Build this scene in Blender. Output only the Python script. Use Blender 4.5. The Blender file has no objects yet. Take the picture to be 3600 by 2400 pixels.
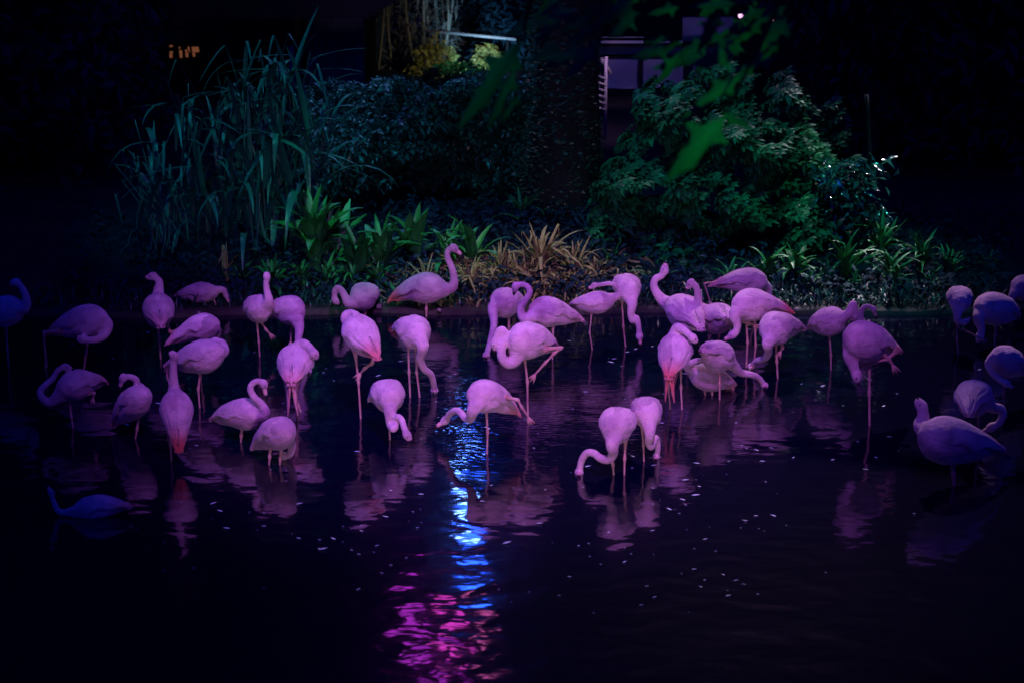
import bpy, math, random
from mathutils import Vector, Matrix, noise
R0 = random.Random(7)
sc = bpy.context.scene
COL = sc.collection
# ------------------------------------------------------------------ camera
CAMH = 4.39; TH = math.atan(1870/7200); FPX = 7200.0
cd = bpy.data.cameras.new('camera'); cam = bpy.data.objects.new('camera', cd); COL.objects.link(cam)
cam.location = (0, 0, CAMH); cam.rotation_euler = (math.pi/2-TH, 0, 0)
cd.sensor_width = 36; cd.lens = 72; cd.clip_end = 400; cd.clip_start = 0.1
cd.dof.use_dof = True; cd.dof.focus_distance = 15.2; cd.dof.aperture_fstop = 2.8
sc.camera = cam
CAM = Vector((0, 0, CAMH))
FW = Vector((0, math.cos(TH), -math.sin(TH))); UPV = Vector((0, math.sin(TH), math.cos(TH)))
def ray(px, py): return FW*FPX + Vector((px-1800, 0, 0)) - UPV*(py-1200)
def W(px, py, Y): r = ray(px, py); return CAM + r*(Y/r.y)
def G(px, py, z=0.0): r = ray(px, py); return CAM + r*((z-CAMH)/r.z)
# ------------------------------------------------------------------ world, sun, exposure
sc.view_settings.view_transform = 'Standard'; sc.view_settings.look = 'None'
sc.view_settings.exposure = 0; sc.view_settings.gamma = 1
w = bpy.data.worlds.new('World'); sc.world = w; w.use_nodes = True
nt = w.node_tree; bg = nt.nodes['Background']
bg.inputs[0].default_value = (0.006, 0.012, 1.0, 1); bg.inputs[1].default_value = 0.17   # deep blue night sky
def lamp(kind, name, loc, target, color, power, size=0.3, spot=40, blend=1.0):
    l = bpy.data.lights.new(name, kind); l.color = color; l.energy = power
    if kind == 'SPOT': l.spot_size = math.radians(spot); l.spot_blend = blend; l.shadow_soft_size = size
    elif kind == 'AREA': l.size = size
    else: l.shadow_soft_size = size
    o = bpy.data.objects.new(name, l); COL.objects.link(o); o.location = loc
    o.rotation_euler = (Vector(target)-Vector(loc)).to_track_quat('-Z', 'Y').to_euler()
    return o
lamp('SPOT', 'magenta_flood', (1.0, 4.2, 10.6), (.0, 15.0, 0.2), (.64, .175, 1.0), 7400, .4, 27, .85)
lamp('SPOT', 'pink_flood_low', (.3, 2.2, 1.2), (-.1, 14.6, .3), (.95, .54, .90), 1700, .3, 25)
lamp('SPOT', 'violet_flood', (-6.5, 12.5, 9.0), (-.4, 15.4, 0.3), (.20, .12, 1.0), 1900, .3, 29)
lamp('SPOT', 'blue_flood', (0.5, 7.0, 11.5), (0, 15.5, 0), (.02, .075, 1.0), 560, .8, 70)
lamp('SPOT', 'rim_flood', (3.2, 26.5, 14.5), (1.9, 15.6, 0.4), (1.0, .6, 1.0), 6500, .12, 26)
lamp('SPOT', 'teal_flood_left', (-3.6, 15.2, 9.0), (-2.7, 20.0, .9), (.02, .75, 1.0), 950, .12, 23)
lamp('SPOT', 'green_flood_right', (0.6, 15.4, 9.5), (1.5, 19.4, 1.0), (.03, .80, 1.0), 950, .15, 25)
lamp('SPOT', 'green_flood_mid', (-1.9, 15.0, 6.6), (-1.25, 18.8, .5), (.08, .9, .5), 950, .12, 24)
lamp('SPOT', 'warm_flood_mid', (0.4, 15.2, 6.4), (.15, 18.7, .35), (1.0, .80, .40), 620, .15, 20)
lamp('SPOT', 'white_flood_right', (5.6, 23.4, 8.4), (3.25, 19.2, 1.15), (.9, .8, 1.0), 7500, .04, 14)
lamp('SPOT', 'green_flood_far_right', (4.6, 15.4, 8.0), (3.2, 18.9, .4), (.08, 1.0, .8), 900, .1, 24)
lamp('SPOT', 'blue_hedge_lamp', (-1.5, 26.5, 10.2), (-.8, 21.5, 1.6), (.12, .5, 1.0), 900, .1, 36)
lamp('SPOT', 'teal_hedge_lamp', (-1.2, 16.5, 7.5), (-.9, 21.6, 1.2), (.03, .75, 1.0), 560, .1, 26)
# ------------------------------------------------------------------ helpers
def link(o, parent=None):
    COL.objects.link(o)
    if parent is not None: o.parent = parent
    return o
def mesh_obj(name, verts, faces, mat, parent=None, smooth=True, origin=None):
    me = bpy.data.meshes.new(name)
    if origin is not None: verts = [Vector(v)-origin for v in verts]
    me.from_pydata([tuple(v) for v in verts], [], faces); me.update()
    if smooth: me.polygons.foreach_set('use_smooth', [True]*len(me.polygons))
    if mat: me.materials.append(mat)
    o = bpy.data.objects.new(name, me); link(o, parent)
    return o
def inst(name, me, parent, loc, rot, scale):
    o = bpy.data.objects.new(name, me); link(o, parent)
    o.location = loc; o.rotation_euler = rot; o.scale = scale if hasattr(scale, '__len__') else (scale,)*3
    return o
def thing(name, loc, label, cat, group=None, kind=None):
    o = bpy.data.objects.new(name, None); o.empty_display_size = .1; link(o); o.location = loc
    tag(o, label, cat, group, kind); return o
def tag(o, label=None, cat=None, group=None, kind=None):
    if label: o['label'] = label
    if cat: o['category'] = cat
    if group: o['group'] = group
    if kind: o['kind'] = kind
    return o
def mat(name, base, rough=.6, spec=.5, sheen=0, var=None, vscale=6, bump=0, bscale=30, stretch=(1, 1, 1), coat=0, transl=0):
    m = bpy.data.materials.new(name); m.use_nodes = True; n = m.node_tree; b = n.nodes['Principled BSDF']
    b.inputs['Base Color'].default_value = (*base, 1); b.inputs['Roughness'].default_value = rough
    b.inputs['Specular IOR Level'].default_value = spec
    if sheen: b.inputs['Sheen Weight'].default_value = sheen
    if coat: b.inputs['Coat Weight'].default_value = coat
    tc = n.nodes.new('ShaderNodeTexCoord'); mp = n.nodes.new('ShaderNodeMapping'); mp.inputs['Scale'].default_value = stretch
    n.links.new(tc.outputs['Object'], mp.inputs[0])
    if var:
        t = n.nodes.new('ShaderNodeTexNoise'); t.inputs['Scale'].default_value = vscale; t.inputs['Detail'].default_value = 5
        oi = n.nodes.new('ShaderNodeObjectInfo'); ad = n.nodes.new('ShaderNodeVectorMath'); ad.operation = 'ADD'
        n.links.new(mp.outputs[0], ad.inputs[0]); n.links.new(oi.outputs['Random'], ad.inputs[1]); n.links.new(ad.outputs[0], t.inputs['Vector'])
        r = n.nodes.new('ShaderNodeValToRGB'); r.color_ramp.elements[0].position = .32; r.color_ramp.elements[1].position = .68
        r.color_ramp.elements[0].color = (*base, 1); r.color_ramp.elements[1].color = (*var, 1)
        n.links.new(t.outputs['Fac'], r.inputs[0]); n.links.new(r.outputs[0], b.inputs['Base Color'])
    if bump:
        t2 = n.nodes.new('ShaderNodeTexNoise'); t2.inputs['Scale'].default_value = bscale; t2.inputs['Detail'].default_value = 4
        n.links.new(mp.outputs[0], t2.inputs['Vector'])
        bp = n.nodes.new('ShaderNodeBump'); bp.inputs['Distance'].default_value = bump; bp.inputs['Strength'].default_value = 1
        n.links.new(t2.outputs['Fac'], bp.inputs['Height']); n.links.new(bp.outputs[0], b.inputs['Normal'])
    return m
def emit(name, col, s):
    m = bpy.data.materials.new(name); m.use_nodes = True; n = m.node_tree; n.nodes.clear()
    e = n.nodes.new('ShaderNodeEmission'); e.inputs[0].default_value = (*col, 1); e.inputs[1].default_value = s
    o = n.nodes.new('ShaderNodeOutputMaterial'); n.links.new(e.outputs[0], o.inputs[0]); return m
# plumage: pale pink, reddening where the 'tone' attribute says (wing coverts and tail), with fine barb relief
def plumage():
    m = bpy.data.materials.new('plumage'); m.use_nodes = True; n = m.node_tree; L = n.links; b = n.nodes['Principled BSDF']
    at = n.nodes.new('ShaderNodeAttribute'); at.attribute_name = 'tone'
    tc = n.nodes.new('ShaderNodeTexCoord')
    t = n.nodes.new('ShaderNodeTexNoise'); t.inputs['Scale'].default_value = 9; t.inputs['Detail'].default_value = 6; L.new(tc.outputs['Object'], t.inputs['Vector'])
    r0 = n.nodes.new('ShaderNodeValToRGB'); r0.color_ramp.elements[0].position = .3; r0.color_ramp.elements[1].position = .72
    r0.color_ramp.elements[0].color = (.42, .29, .38, 1); r0.color_ramp.elements[1].color = (.82, .62, .67, 1)
    oi = n.nodes.new('ShaderNodeObjectInfo'); q = n.nodes.new('ShaderNodeMath'); q.operation = 'MULTIPLY_ADD'; q.inputs[1].default_value = .34
    L.new(oi.outputs['Random'], q.inputs[0]); L.new(t.outputs['Fac'], q.inputs[2]); q2 = n.nodes.new('ShaderNodeMath'); q2.operation = 'SUBTRACT'; q2.inputs[1].default_value = .17
    L.new(q.outputs[0], q2.inputs[0]); L.new(q2.outputs[0], r0.inputs[0])
    mx = n.nodes.new('ShaderNodeMix'); mx.data_type = 'RGBA'; mx.inputs[7].default_value = (.74, .10, .07, 1)
    L.new(at.outputs['Fac'], mx.inputs[0]); L.new(r0.outputs[0], mx.inputs[6]); L.new(mx.outputs[2], b.inputs['Base Color'])
    b.inputs['Roughness'].default_value = .85; b.inputs['Specular IOR Level'].default_value = .15; b.inputs['Sheen Weight'].default_value = .25
    mp = n.nodes.new('ShaderNodeMapping'); mp.inputs['Scale'].default_value = (1, 1, 2.4); mp.inputs['Rotation'].default_value = (0, .5, 0); L.new(tc.outputs['Object'], mp.inputs[0])
    t2 = n.nodes.new('ShaderNodeTexNoise'); t2.inputs['Scale'].default_value = 90; t2.inputs['Detail'].default_value = 6; L.new(mp.outputs[0], t2.inputs['Vector'])
    t3 = n.nodes.new('ShaderNodeTexVoronoi'); t3.inputs['Scale'].default_value = 27; L.new(mp.outputs[0], t3.inputs['Vector'])
    ad = n.nodes.new('ShaderNodeMath'); ad.operation = 'MULTIPLY_ADD'; ad.inputs[1].default_value = .35; L.new(t3.outputs['Distance'], ad.inputs[0]); L.new(t2.outputs['Fac'], ad.inputs[2])
    bp = n.nodes.new('ShaderNodeBump'); bp.inputs['Distance'].default_value = .011; bp.inputs['Strength'].default_value = .8
    L.new(ad.outputs[0], bp.inputs['Height']); L.new(bp.outputs[0], b.inputs['Normal'])
    return m
M = dict(
 plume=plumage(),
 leg=mat('leg_skin', (.42, .22, .19), .5, .5, var=(.55, .36, .30), vscale=20, bump=.001, bscale=200),
 beak=mat('beak_pale', (.72, .42, .40), .4, .5), tip=mat('beak_black', (.012, .01, .012), .3, .5), eye=mat('eye', (.02, .02, .02), .1, .8),
 reed=mat('reed_leaf', (.006, .075, .06), .42, .5, var=(.012, .15, .09), vscale=3, bump=.002, bscale=25, stretch=(1, 8, 1)),
 strap=mat('strap_leaf', (.008, .12, .03), .36, .5, var=(.03, .24, .04), vscale=4, bump=.002, bscale=25, stretch=(1, 8, 1)),
 dry=mat('dry_leaf', (.14, .15, .045), .6, .3, var=(.32, .30, .12), vscale=5, bump=.002, bscale=30, stretch=(1, 6, 1)),
 shrub=mat('shrub_leaf', (.004, .05, .025), .5, .25, var=(.015, .2, .06), vscale=2.2),
 hedge=mat('hedge_leaf', (.005, .03, .025), .38, .45, var=(.01, .06, .04), vscale=2.5),
 ivy=mat('ivy_leaf', (.005, .035, .018), .4, .5, var=(.012, .07, .03), vscale=3),
 gloss=mat('glossy_leaf', (.006, .05, .03), .12, .9, var=(.012, .08, .05), vscale=3),
 maple=mat('broad_leaf', (.006, .12, .04), .5, .25, var=(.03, .26, .07), vscale=2.2, bump=.01, bscale=9, stretch=(3, 1, 1)),
 bark=mat('bark', (.008, .007, .009), .9, .1, var=(.018, .015, .016), vscale=9, bump=.02, bscale=14, stretch=(1, 1, .25)),
 soil=mat('soil', (.010, .010, .018), .95, .1, var=(.024, .022, .03), vscale=2.5, bump=.03, bscale=9),
 mud=mat('mud', (.018, .02, .018), .85, .2, var=(.065, .06, .05), vscale=3.5, bump=.012, bscale=18),
 stone=mat('stone', (.22, .19, .17), .8, .3, var=(.30, .27, .24), vscale=6, bump=.01, bscale=20),
 plank=mat('plank', (.015, .03, .06), .7, .2, var=(.03, .05, .10), vscale=4, bump=.003, bscale=20, stretch=(6, 6, .4)),
 darkwood=mat('dark_timber', (.008, .010, .014), .8, .2, var=(.015, .017, .02), vscale=4),
 plaster=mat('plaster', (.45, .43, .46), .85, .2, var=(.52, .50, .53), vscale=2, bump=.004, bscale=12),
 metal=mat('painted_steel', (.35, .34, .34), .45, .5, bump=.001, bscale=30),
 black=mat('black_housing', (.02, .02, .02), .5, .4),
 bamboo=mat('bamboo_cane', (.22, .21, .16), .45, .4, var=(.32, .29, .22), vscale=6),
 bleaf=mat('bamboo_leaf', (.13, .13, .12), .55, .3, var=(.24, .23, .2), vscale=1.5),
 gold=mat('gold_leaf', (.24, .26, .06), .5, .4, var=(.34, .30, .08), vscale=2),
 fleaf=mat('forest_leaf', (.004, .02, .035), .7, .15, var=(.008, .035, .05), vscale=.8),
 bit=mat('floating_bit', (.35, .75, .65), .35, .5, var=(.75, .85, .8), vscale=3))
# ------------------------------------------------------------------ water
def water_mat():
    m = bpy.data.materials.new('water'); m.use_nodes = True; n = m.node_tree; L = n.links; b = n.nodes['Principled BSDF']
    b.inputs['Base Color'].default_value = (.001, .0015, .014, 1); b.inputs['Roughness'].default_value = .055; b.inputs['IOR'].default_value = 1.68
    geo = n.nodes.new('ShaderNodeNewGeometry')
    def nz(scale, detail, st=(1, 1, 1), dist=0):
        mp = n.nodes.new('ShaderNodeMapping'); mp.inputs['Scale'].default_value = st; L.new(geo.outputs['Position'], mp.inputs[0])
        t = n.nodes.new('ShaderNodeTexNoise'); t.inputs['Scale'].default_value = scale; t.inputs['Detail'].default_value = detail; t.inputs['Distortion'].default_value = dist
        L.new(mp.outputs[0], t.inputs['Vector']); return t.outputs['Fac']
    def math_(op, a, c):
        q = n.nodes.new('ShaderNodeMath'); q.operation = op
        for i, v in enumerate((a, c)):
            if isinstance(v, (int, float)): q.inputs[i].default_value = v
            else: L.new(v, q.inputs[i])
        return q.outputs[0]
    # where the feeding birds stir the pond: a soft-edged disc of livelier ripples
    d = n.nodes.new('ShaderNodeVectorMath'); d.operation = 'DISTANCE'; d.inputs[1].default_value = (0, 14.9, 0); L.new(geo.outputs['Position'], d.inputs[0])
    mr = n.nodes.new('ShaderNodeMapRange'); mr.interpolation_type = 'SMOOTHSTEP'; mr.inputs[1].default_value = .4; mr.inputs[2].default_value = 2.4; mr.inputs[3].default_value = 1; mr.inputs[4].default_value = .06
    L.new(d.outputs['Value'], mr.inputs[0])
    big = math_('MULTIPLY', nz(3.0, 1.0, (1, 1.3, 1), .3), .0075)
    mid = math_('MULTIPLY', nz(9, 1, (1, 1.3, 1), .4), .0011)
    fine = math_('MULTIPLY', math_('MULTIPLY', nz(12, 1.5, (.8, 2.6, 1), .5), .0028), mr.outputs[0])
    h = math_('ADD', math_('ADD', big, mid), fine)
    # small rings spreading where bills and legs break the surface
    for (px_, py_, amp) in [(1530, 1412, .8), (1523, 1514, 1), (2030, 1706, 1), (2298, 1640, .7), (1371, 1545, .6), (1712, 1594, .7), (1856, 1485, .6), (2696, 1412, .8), (3057, 1495, .7), (1268, 1470, .6), (2921, 1300, .7)]:
        c0 = G(px_, py_); dd = n.nodes.new('ShaderNodeVectorMath'); dd.operation = 'DISTANCE'; dd.inputs[1].default_value = (c0.x, c0.y, 0); L.new(geo.outputs['Position'], dd.inputs[0])
        sn = math_('SINE', math_('MULTIPLY', dd.outputs['Value'], 120.0), 0); fo = math_('EXPONENT', math_('MULTIPLY', dd.outputs['Value'], -6.5), 0)
        fine = math_('ADD', fine, math_('MULTIPLY', math_('MULTIPLY', sn, fo), .00045*amp))
    h = math_('ADD', math_('ADD', big, mid), fine)
    bp = n.nodes.new('ShaderNodeBump'); bp.inputs['Distance'].default_value = 1.0; bp.inputs['Strength'].default_value = 1.0
    L.new(h, bp.inputs['Height']); L.new(bp.outputs[0], b.inputs['Normal'])
    g = n.nodes.new('ShaderNodeBsdfPrincipled'); g.inputs['Base Color'].default_value = (.001, .0015, .014, 1); g.inputs['Roughness'].default_value = .21; g.inputs['IOR'].default_value = 1.68
    L.new(bp.outputs[0], g.inputs['Normal'])
    ms = n.nodes.new('ShaderNodeMixShader'); ms.inputs[0].default_value = .16
    out = n.nodes['Material Output']; L.new(b.outputs[0], ms.inputs[1]); L.new(g.outputs[0], ms.inputs[2]); L.new(ms.outputs[0], out.inputs[0])
    return m
# shoreline: Y of the water's edge for each x
def shoreY(x):
    px = 1800 + x/18.1*7200*.97
    y = 1105 + 12*math.exp(-((px-600)/420)**2) + 4*math.sin(px/210.) + 3*math.sin(px/83.+1) - 4*math.exp(-((px-1700)/300)**2)
    return G(1800, y).y + .05*noise.noise(Vector((x*2.3, 1, 0)))+.03*noise.noise(Vector((x*8, 4, 0)))
wv = [(-60, -30, 0), (60, -30, 0), (60, 24, 0), (-60, 24, 0)]
tag(mesh_obj('water', wv, [(0, 1, 2, 3)], water_mat()), kind='structure')
# ground: one sheet from the shoreline to far behind, sloping gently up
def ground():
    vs, fs = [], []; NX = 300
    rows = [(-.02, -.25), (0, -.02), (.01, .03), (.03, .045), (.12, .05), (.22, .06), (.6, .12), (1.2, .2), (2.5, .3), (5, .45), (10, .7), (30, 1.5), (130, 4)]
    for j, (dy, z) in enumerate(rows):
        for i in range(NX+1):
            x = -14+28*i/NX
            if j > 9: x *= 1+(j-9)*1.4
            s = shoreY(x)
            zz = z + (.02*noise.noise(Vector((x*2.2, dy*3, 0))) + .008*noise.noise(Vector((x*9, dy*9, 3))) if dy > .02 else 0)
            vs.append((x, s+dy, zz))
    for j in range(len(rows)-1):
        for i in range(NX):
            a = j*(NX+1)+i; fs.append((a, a+1, a+NX+2, a+NX+1))
    o = mesh_obj('bank', vs, fs, M['mud']); o.data.materials.append(M['soil'])
    for p in o.data.polygons:
        if p.vertices[0] >= 5*(NX+1): p.material_index = 1
    tag(o, kind='structure')
ground()
def gz(Y): # bank height
    d = Y-18.05
    tab = [(0, .05), (.34, .075), (.6, .12), (1.2, .2), (2.5, .3), (5, .45), (10, .7), (30, 1.5), (130, 4)]
    for (a, za), (b, zb) in zip(tab, tab[1:]):
        if d <= b: return za+(zb-za)*max(0, (d-a))/(b-a)
    return 4
# ------------------------------------------------------------------ leaf meshes
def blade_mesh(name, m, L=1, wd=.05, droop=.5, seg=9, kink=None, sharp=1.0, base=.35):
    """strap leaf growing along +Z from the origin, bending towards +X, folded along its midrib"""
    vs, fs = [], []; p = Vector((0, 0, 0)); a = 0
    for i in range(seg+1):
        t = i/seg
        if i: 
            a = droop*t**1.5
            if kink and t > kink[0]: a += kink[1]
            p = p + Vector((math.sin(a), 0, math.cos(a)))*(L/seg)
        wdt = wd*.5*(base+(1-base)*math.sin(min(1, t*2.2)*math.pi/2))*(1-t**(2.2*sharp))**.8 + .0005
        nrm = Vector((math.cos(a), 0, -math.sin(a)))
        vs += [p+Vector((0, -wdt, 0))+nrm*-wdt*.35, p.copy(), p+Vector((0, wdt, 0))+nrm*-wdt*.35]
    for i in range(seg):
        q = 3*i; fs += [(q, q+1, q+4, q+3), (q+1, q+2, q+5, q+4)]
    me = bpy.data.meshes.new(name); me.from_pydata([tuple(v) for v in vs], [], fs); me.materials.append(m)
    me.polygons.foreach_set('use_smooth', [True]*len(fs)); return me
def leaflet_geo(L, wd, ang, tilt, seg=4):
    """pointed leaflet lying mostly in XY plane, direction ang, drooping by tilt"""
    vs, fs = [], []
    d = Vector((math.cos(ang), math.sin(ang), 0)); s = Vector((-d.y, d.x, 0))
    for i in range(seg+1):
        t = i/seg; p = d*(L*(t*.96+.04)*math.cos(tilt*t)) + Vector((0, 0, -L*t*math.sin(tilt*t)))
        ww = wd*.5*math.sin(math.pi*min(1, .06+t*.94)**.8)+.0006
        vs += [p-s*ww+Vector((0, 0, ww*.25)), p, p+s*ww+Vector((0, 0, ww*.25))]
    for i in range(seg):
        q = 3*i; fs += [(q, q+1, q+4, q+3), (q+1, q+2, q+5, q+4)]
    return vs, fs
def join_geo(parts):
    V, F = [], []
    for vs, fs in parts:
        k = len(V); V += vs; F += [tuple(i+k for i in f) for f in fs]
    return V, F
def palmate_geo(n=7, L=.1, seg=3, rnd=R0):
    return join_geo([leaflet_geo(L*rnd.uniform(.8, 1.1)*(1-.25*abs(i/(n-1)-.5)), L*.44, math.radians(-130+260*i/(n-1)), rnd.uniform(.2, .6), seg) for i in range(n)])
def to_mesh(name, g, m):
    me = bpy.data.meshes.new(name); me.from_pydata([tuple(v) for v in g[0]], [], g[1]); me.materials.append(m)
    me.polygons.foreach_set('use_smooth', [True]*len(g[1])); return me
PALM = [to_mesh('palmate_leaf', palmate_geo(R0.choice((6, 7, 8))), M['shrub']) for _ in range(4)]
def scatter(protos, places, name, m, parent=None):
    """many small leaves fused into one mesh; places = (loc, euler, scale)"""
    from mathutils import Euler
    V, F = [], []
    for loc, eu, s in places:
        vs, fs = R0.choice(protos); mt = Matrix.Translation(loc) @ Euler(eu).to_matrix().to_4x4() @ Matrix.Scale(s, 4)
        k = len(V); V += [mt @ Vector(v) for v in vs]; F += [tuple(i+k for i in f) for f in fs]
    o = mesh_obj(name, V, F, m, None); o['kind'] = 'stuff'
    if parent: 
        o.data.transform(Matrix.Translation(-Vector(parent.location))); o.parent = parent
    return o
SMALL = [leaflet_geo(1, .42, 0, R0.uniform(.1, .9), 2) for _ in range(5)]
TWIG = [join_geo([tuple(([Vector(v)+Vector((.45*k, 0, 0)) for v in g[0]], g[1])) for k, g in enumerate([leaflet_geo(1, .4, (-1)**j*.8, R0.uniform(.1, .8), 2) for j in range(3)])]) for _ in range(5)]
THIN = [leaflet_geo(1, .13, 0, R0.uniform(.1, 1.0), 3) for _ in range(5)]
# ------------------------------------------------------------------ tubes
def catmull(pts, n=6):
    P = [Vector(p) for p in pts]
    if len(P) < 3:
        return [P[0].lerp(P[-1], i/n) for i in range(n+1)]
    P = [P[0]*2-P[1]]+P+[P[-1]*2-P[-2]]; out = []
    for i in range(1, len(P)-2):
        a, b, c, d = P[i-1:i+3]
        for k in range(n):
            t = k/n; out.append(.5*((2*b)+(c-a)*t+(2*a-5*b+4*c-d)*t*t+(3*b-a-3*c+d)*t**3))
    out.append(P[-2]); return out
def tube_geo(path, radii, ns=10):
    vs, fs = [], []; prev = None
    for i, p in enumerate(path):
        t = (path[min(i+1, len(path)-1)]-path[max(i-1, 0)])
        t = t.normalized() if t.length > 1e-9 else Vector((0, 0, 1))
        if prev is None: u = t.orthogonal().normalized()
        else: u = prev - t*prev.dot(t); u = u.normalized() if u.length > 1e-6 else t.orthogonal().normalized()
        prev = u; v = t.cross(u)
        for k in range(ns):
            a = 2*math.pi*k/ns; vs.append(p+(u*math.cos(a)+v*math.sin(a))*radii[i])
    for i in range(len(path)-1):
        for k in range(ns):
            a = i*ns+k; b = i*ns+(k+1) % ns; fs.append((a, b, b+ns, a+ns))
    fs.append(tuple(range(ns-1, -1, -1))); fs.append(tuple(range((len(path)-1)*ns, len(path)*ns)))
    return vs, fs
def box_geo(c, s):
    c = Vector(c); x, y, z = [q/2 for q in s]
    v = [c+Vector((a*x, b*y, d*z)) for a in (-1, 1) for b in (-1, 1) for d in (-1, 1)]
    return v, [(0, 1, 3, 2), (4, 6, 7, 5), (0, 4, 5, 1), (2, 3, 7, 6), (0, 2, 6, 4), (1, 5, 7, 3)]
def ball_geo(c, r, nu=10, nv=6):
    c = Vector(c); r = Vector(r) if hasattr(r, '__len__') else Vector((r, r, r))
    vs = [c+Vector((0, 0, r.z))]; fs = []
    for j in range(1, nv):
        th = math.pi*j/nv
        for i in range(nu):
            a = 2*math.pi*i/nu; vs.append(c+Vector((r.x*math.sin(th)*math.cos(a), r.y*math.sin(th)*math.sin(a), r.z*math.cos(th))))
    vs.append(c-Vector((0, 0, r.z))); e = len(vs)-1
    for i in range(nu): fs.append((0, 1+i, 1+(i+1) % nu)); fs.append((e, 1+(nv-2)*nu+(i+1) % nu, 1+(nv-2)*nu+i))
    for j in range(nv-2):
        for i in range(nu): a = 1+j*nu+i; b = 1+j*nu+(i+1) % nu; fs.append((a, a+nu, b+nu, b))
    return vs, fs
def part(name, geo, m, root, parent=None, smooth=True):
    """a piece in world coordinates, made a child of root (or of one of root's parts)"""
    return mesh_obj(name, geo[0], geo[1], m, parent or root, smooth, origin=Vector(root.location))
# ------------------------------------------------------------------ planting
def U(a, b): return R0.uniform(a, b)
BL = dict(
 reed=[blade_mesh('reed_leaf', M['reed'], 1, .048, d, 10, k) for d, k in ((1.3, None), (2.3, None), (.4, (.55, 1.9)), (.3, (.7, 2.2)), (.5, (.4, 1.0)), (2.5, None), (.2, None))],
 strap=[blade_mesh('strap_leaf', M['strap'], 1, .19, d, 8, k, base=.25) for d, k in ((.3, None), (.7, None), (1.2, None), (.5, (.7, .9)), (1.8, None))],
 dry=[blade_mesh('dry_leaf', M['dry'], 1, .075, d, 8, k) for d, k in ((.5, None), (1.3, None), (.4, (.6, 1.5)), (2.2, None), (.3, (.75, 2.4)))],
)
def rosette(name, kind, px, py, toppx, Y, n, spread, label, cat, group=None, wd=1.0):
    Y -= .42; base = W(px, py, Y); base.z = gz(Y)
    top = W(px, toppx, Y).z-base.z
    t = thing(name, base, label, cat, group)
    for i in range(int(n*1.7)):
        me = R0.choice(BL[kind]); stk = (i/(n*1.7))*.42; L = top*U(.55, 1.0)*(1.12-stk)
        az = U(0, 2*math.pi) if n > 3 else i*2.2; lean = U(.05, spread)
        o = inst('leaf', me, t, (U(-.03, .03), U(-.03, .03), stk*top), (0, 0, 0), (L, L*wd*U(.8, 1.2), L))
        o.rotation_euler = (Matrix.Rotation(az, 3, 'Z') @ Matrix.Rotation(lean, 3, 'Y') @ Matrix.Rotation(U(-.5, .5), 3, 'Z')).to_euler()
    return t
RG = 'low plants along the far bank'
def rz(*a, **k): return rosette(*a, **k)
rz('bank_plant', 'strap', 1105, 1040, 652, 19.2, 16, .5, 'tallest broad-leaved teal plant on the bank beside the reeds', 'plant', RG)
rz('bank_plant', 'strap', 1170, 1030, 700, 19.4, 12, .5, 'teal plant with upright paddle leaves between the reeds and the yellow-green clump', 'plant', RG)
rz('bank_plant', 'strap', 1262, 1030, 770, 19.0, 15, .7, 'bright green plant with curled leaves left of the yellow-green clump', 'plant', RG)
rz('bank_plant', 'strap', 1345, 1020, 735, 19.1, 16, .55, 'yellow-green leafy clump behind the S-necked flamingo', 'plant', RG)
rz('bank_plant', 'strap', 1455, 1010, 728, 19.2, 13, .5, 'emerald plant with wide pointed leaves left of the tall grey-necked flamingo', 'plant', RG, wd=1.3)
rz('bank_plant', 'strap', 1575, 1010, 770, 19.2, 13, .6, 'dark teal plant right above the raised grey head', 'plant', RG)
rz('bank_plant', 'strap', 1665, 1010, 732, 19.3, 14, .6, 'pale-veined green plant right of the raised grey head', 'plant', RG, wd=.8)
rz('bank_plant', 'dry', 1765, 1020, 830, 18.9, 16, .9, 'olive withered clump left of the tallest dry clump', 'plant', RG)
rz('bank_plant', 'dry', 1660, 1045, 880, 18.7, 14, 1.1, 'drooping brown withered plant just right of the raised neck', 'plant', RG)
rz('bank_plant', 'dry', 1900, 1030, 752, 19.0, 24, .6, 'tallest dry yellow-brown clump in the middle of the bank', 'plant', RG)
rz('bank_plant', 'dry', 1835, 1040, 860, 18.8, 16, .9, 'short yellow-brown tuft against the left foot of the tallest dry clump', 'plant', RG)
rz('bank_plant', 'dry', 2010, 1030, 812, 19.0, 16, .7, 'brown clump with a looped blade right of the tallest dry clump', 'plant', RG)
rz('bank_plant', 'dry', 2085, 1040, 880, 18.9, 16, .9, 'low reddish brown withered tuft beside the slender flamingo', 'plant', RG)
rz('bank_plant', 'dry', 1960, 1055, 920, 18.7, 16, 1.1, 'lowest reddish tuft under the tallest dry clump', 'plant', RG)
rz('bank_plant', 'strap', 1835, 960, 640, 20.8, 12, .8, 'dark blue-green spiky plant in shade behind the dry clumps', 'plant', RG, wd=.6)
rz('bank_plant', 'dry', 1500, 1050, 900, 18.7, 12, 1.1, 'low brown tuft behind the back of the tall grey-necked flamingo', 'plant', RG)
rz('bank_plant', 'dry', 800, 1040, 810, 19.0, 6, .5, 'thin pale dry stalks in front of the reeds', 'plant', RG)
rz('bank_plant', 'strap', 2690, 1060, 850, 19.0, 14, .8, 'green plant with round leaves behind the topmost right flamingo', 'plant', RG)
rz('bank_plant', 'strap', 2790, 1065, 840, 19.1, 14, .8, 'leafy green plant with yellow veins right of the topmost flamingo', 'plant', RG, wd=.9)
rz('bank_plant', 'strap', 2905, 1070, 870, 18.9, 4, .25, 'single thin bent stalk standing alone on the right bank', 'plant', RG, wd=.5)
rz('bank_plant', 'strap', 2970, 1070, 800, 19.0, 12, .7, 'green plant with glossy leaf edges behind the handle-necked flamingo', 'plant', RG, wd=.7)
rz('bank_plant', 'strap', 3080, 1060, 735, 19.5, 14, .6, 'tall olive-leaved plant at the foot of the big shrub', 'plant', RG, wd=.7)
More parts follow.
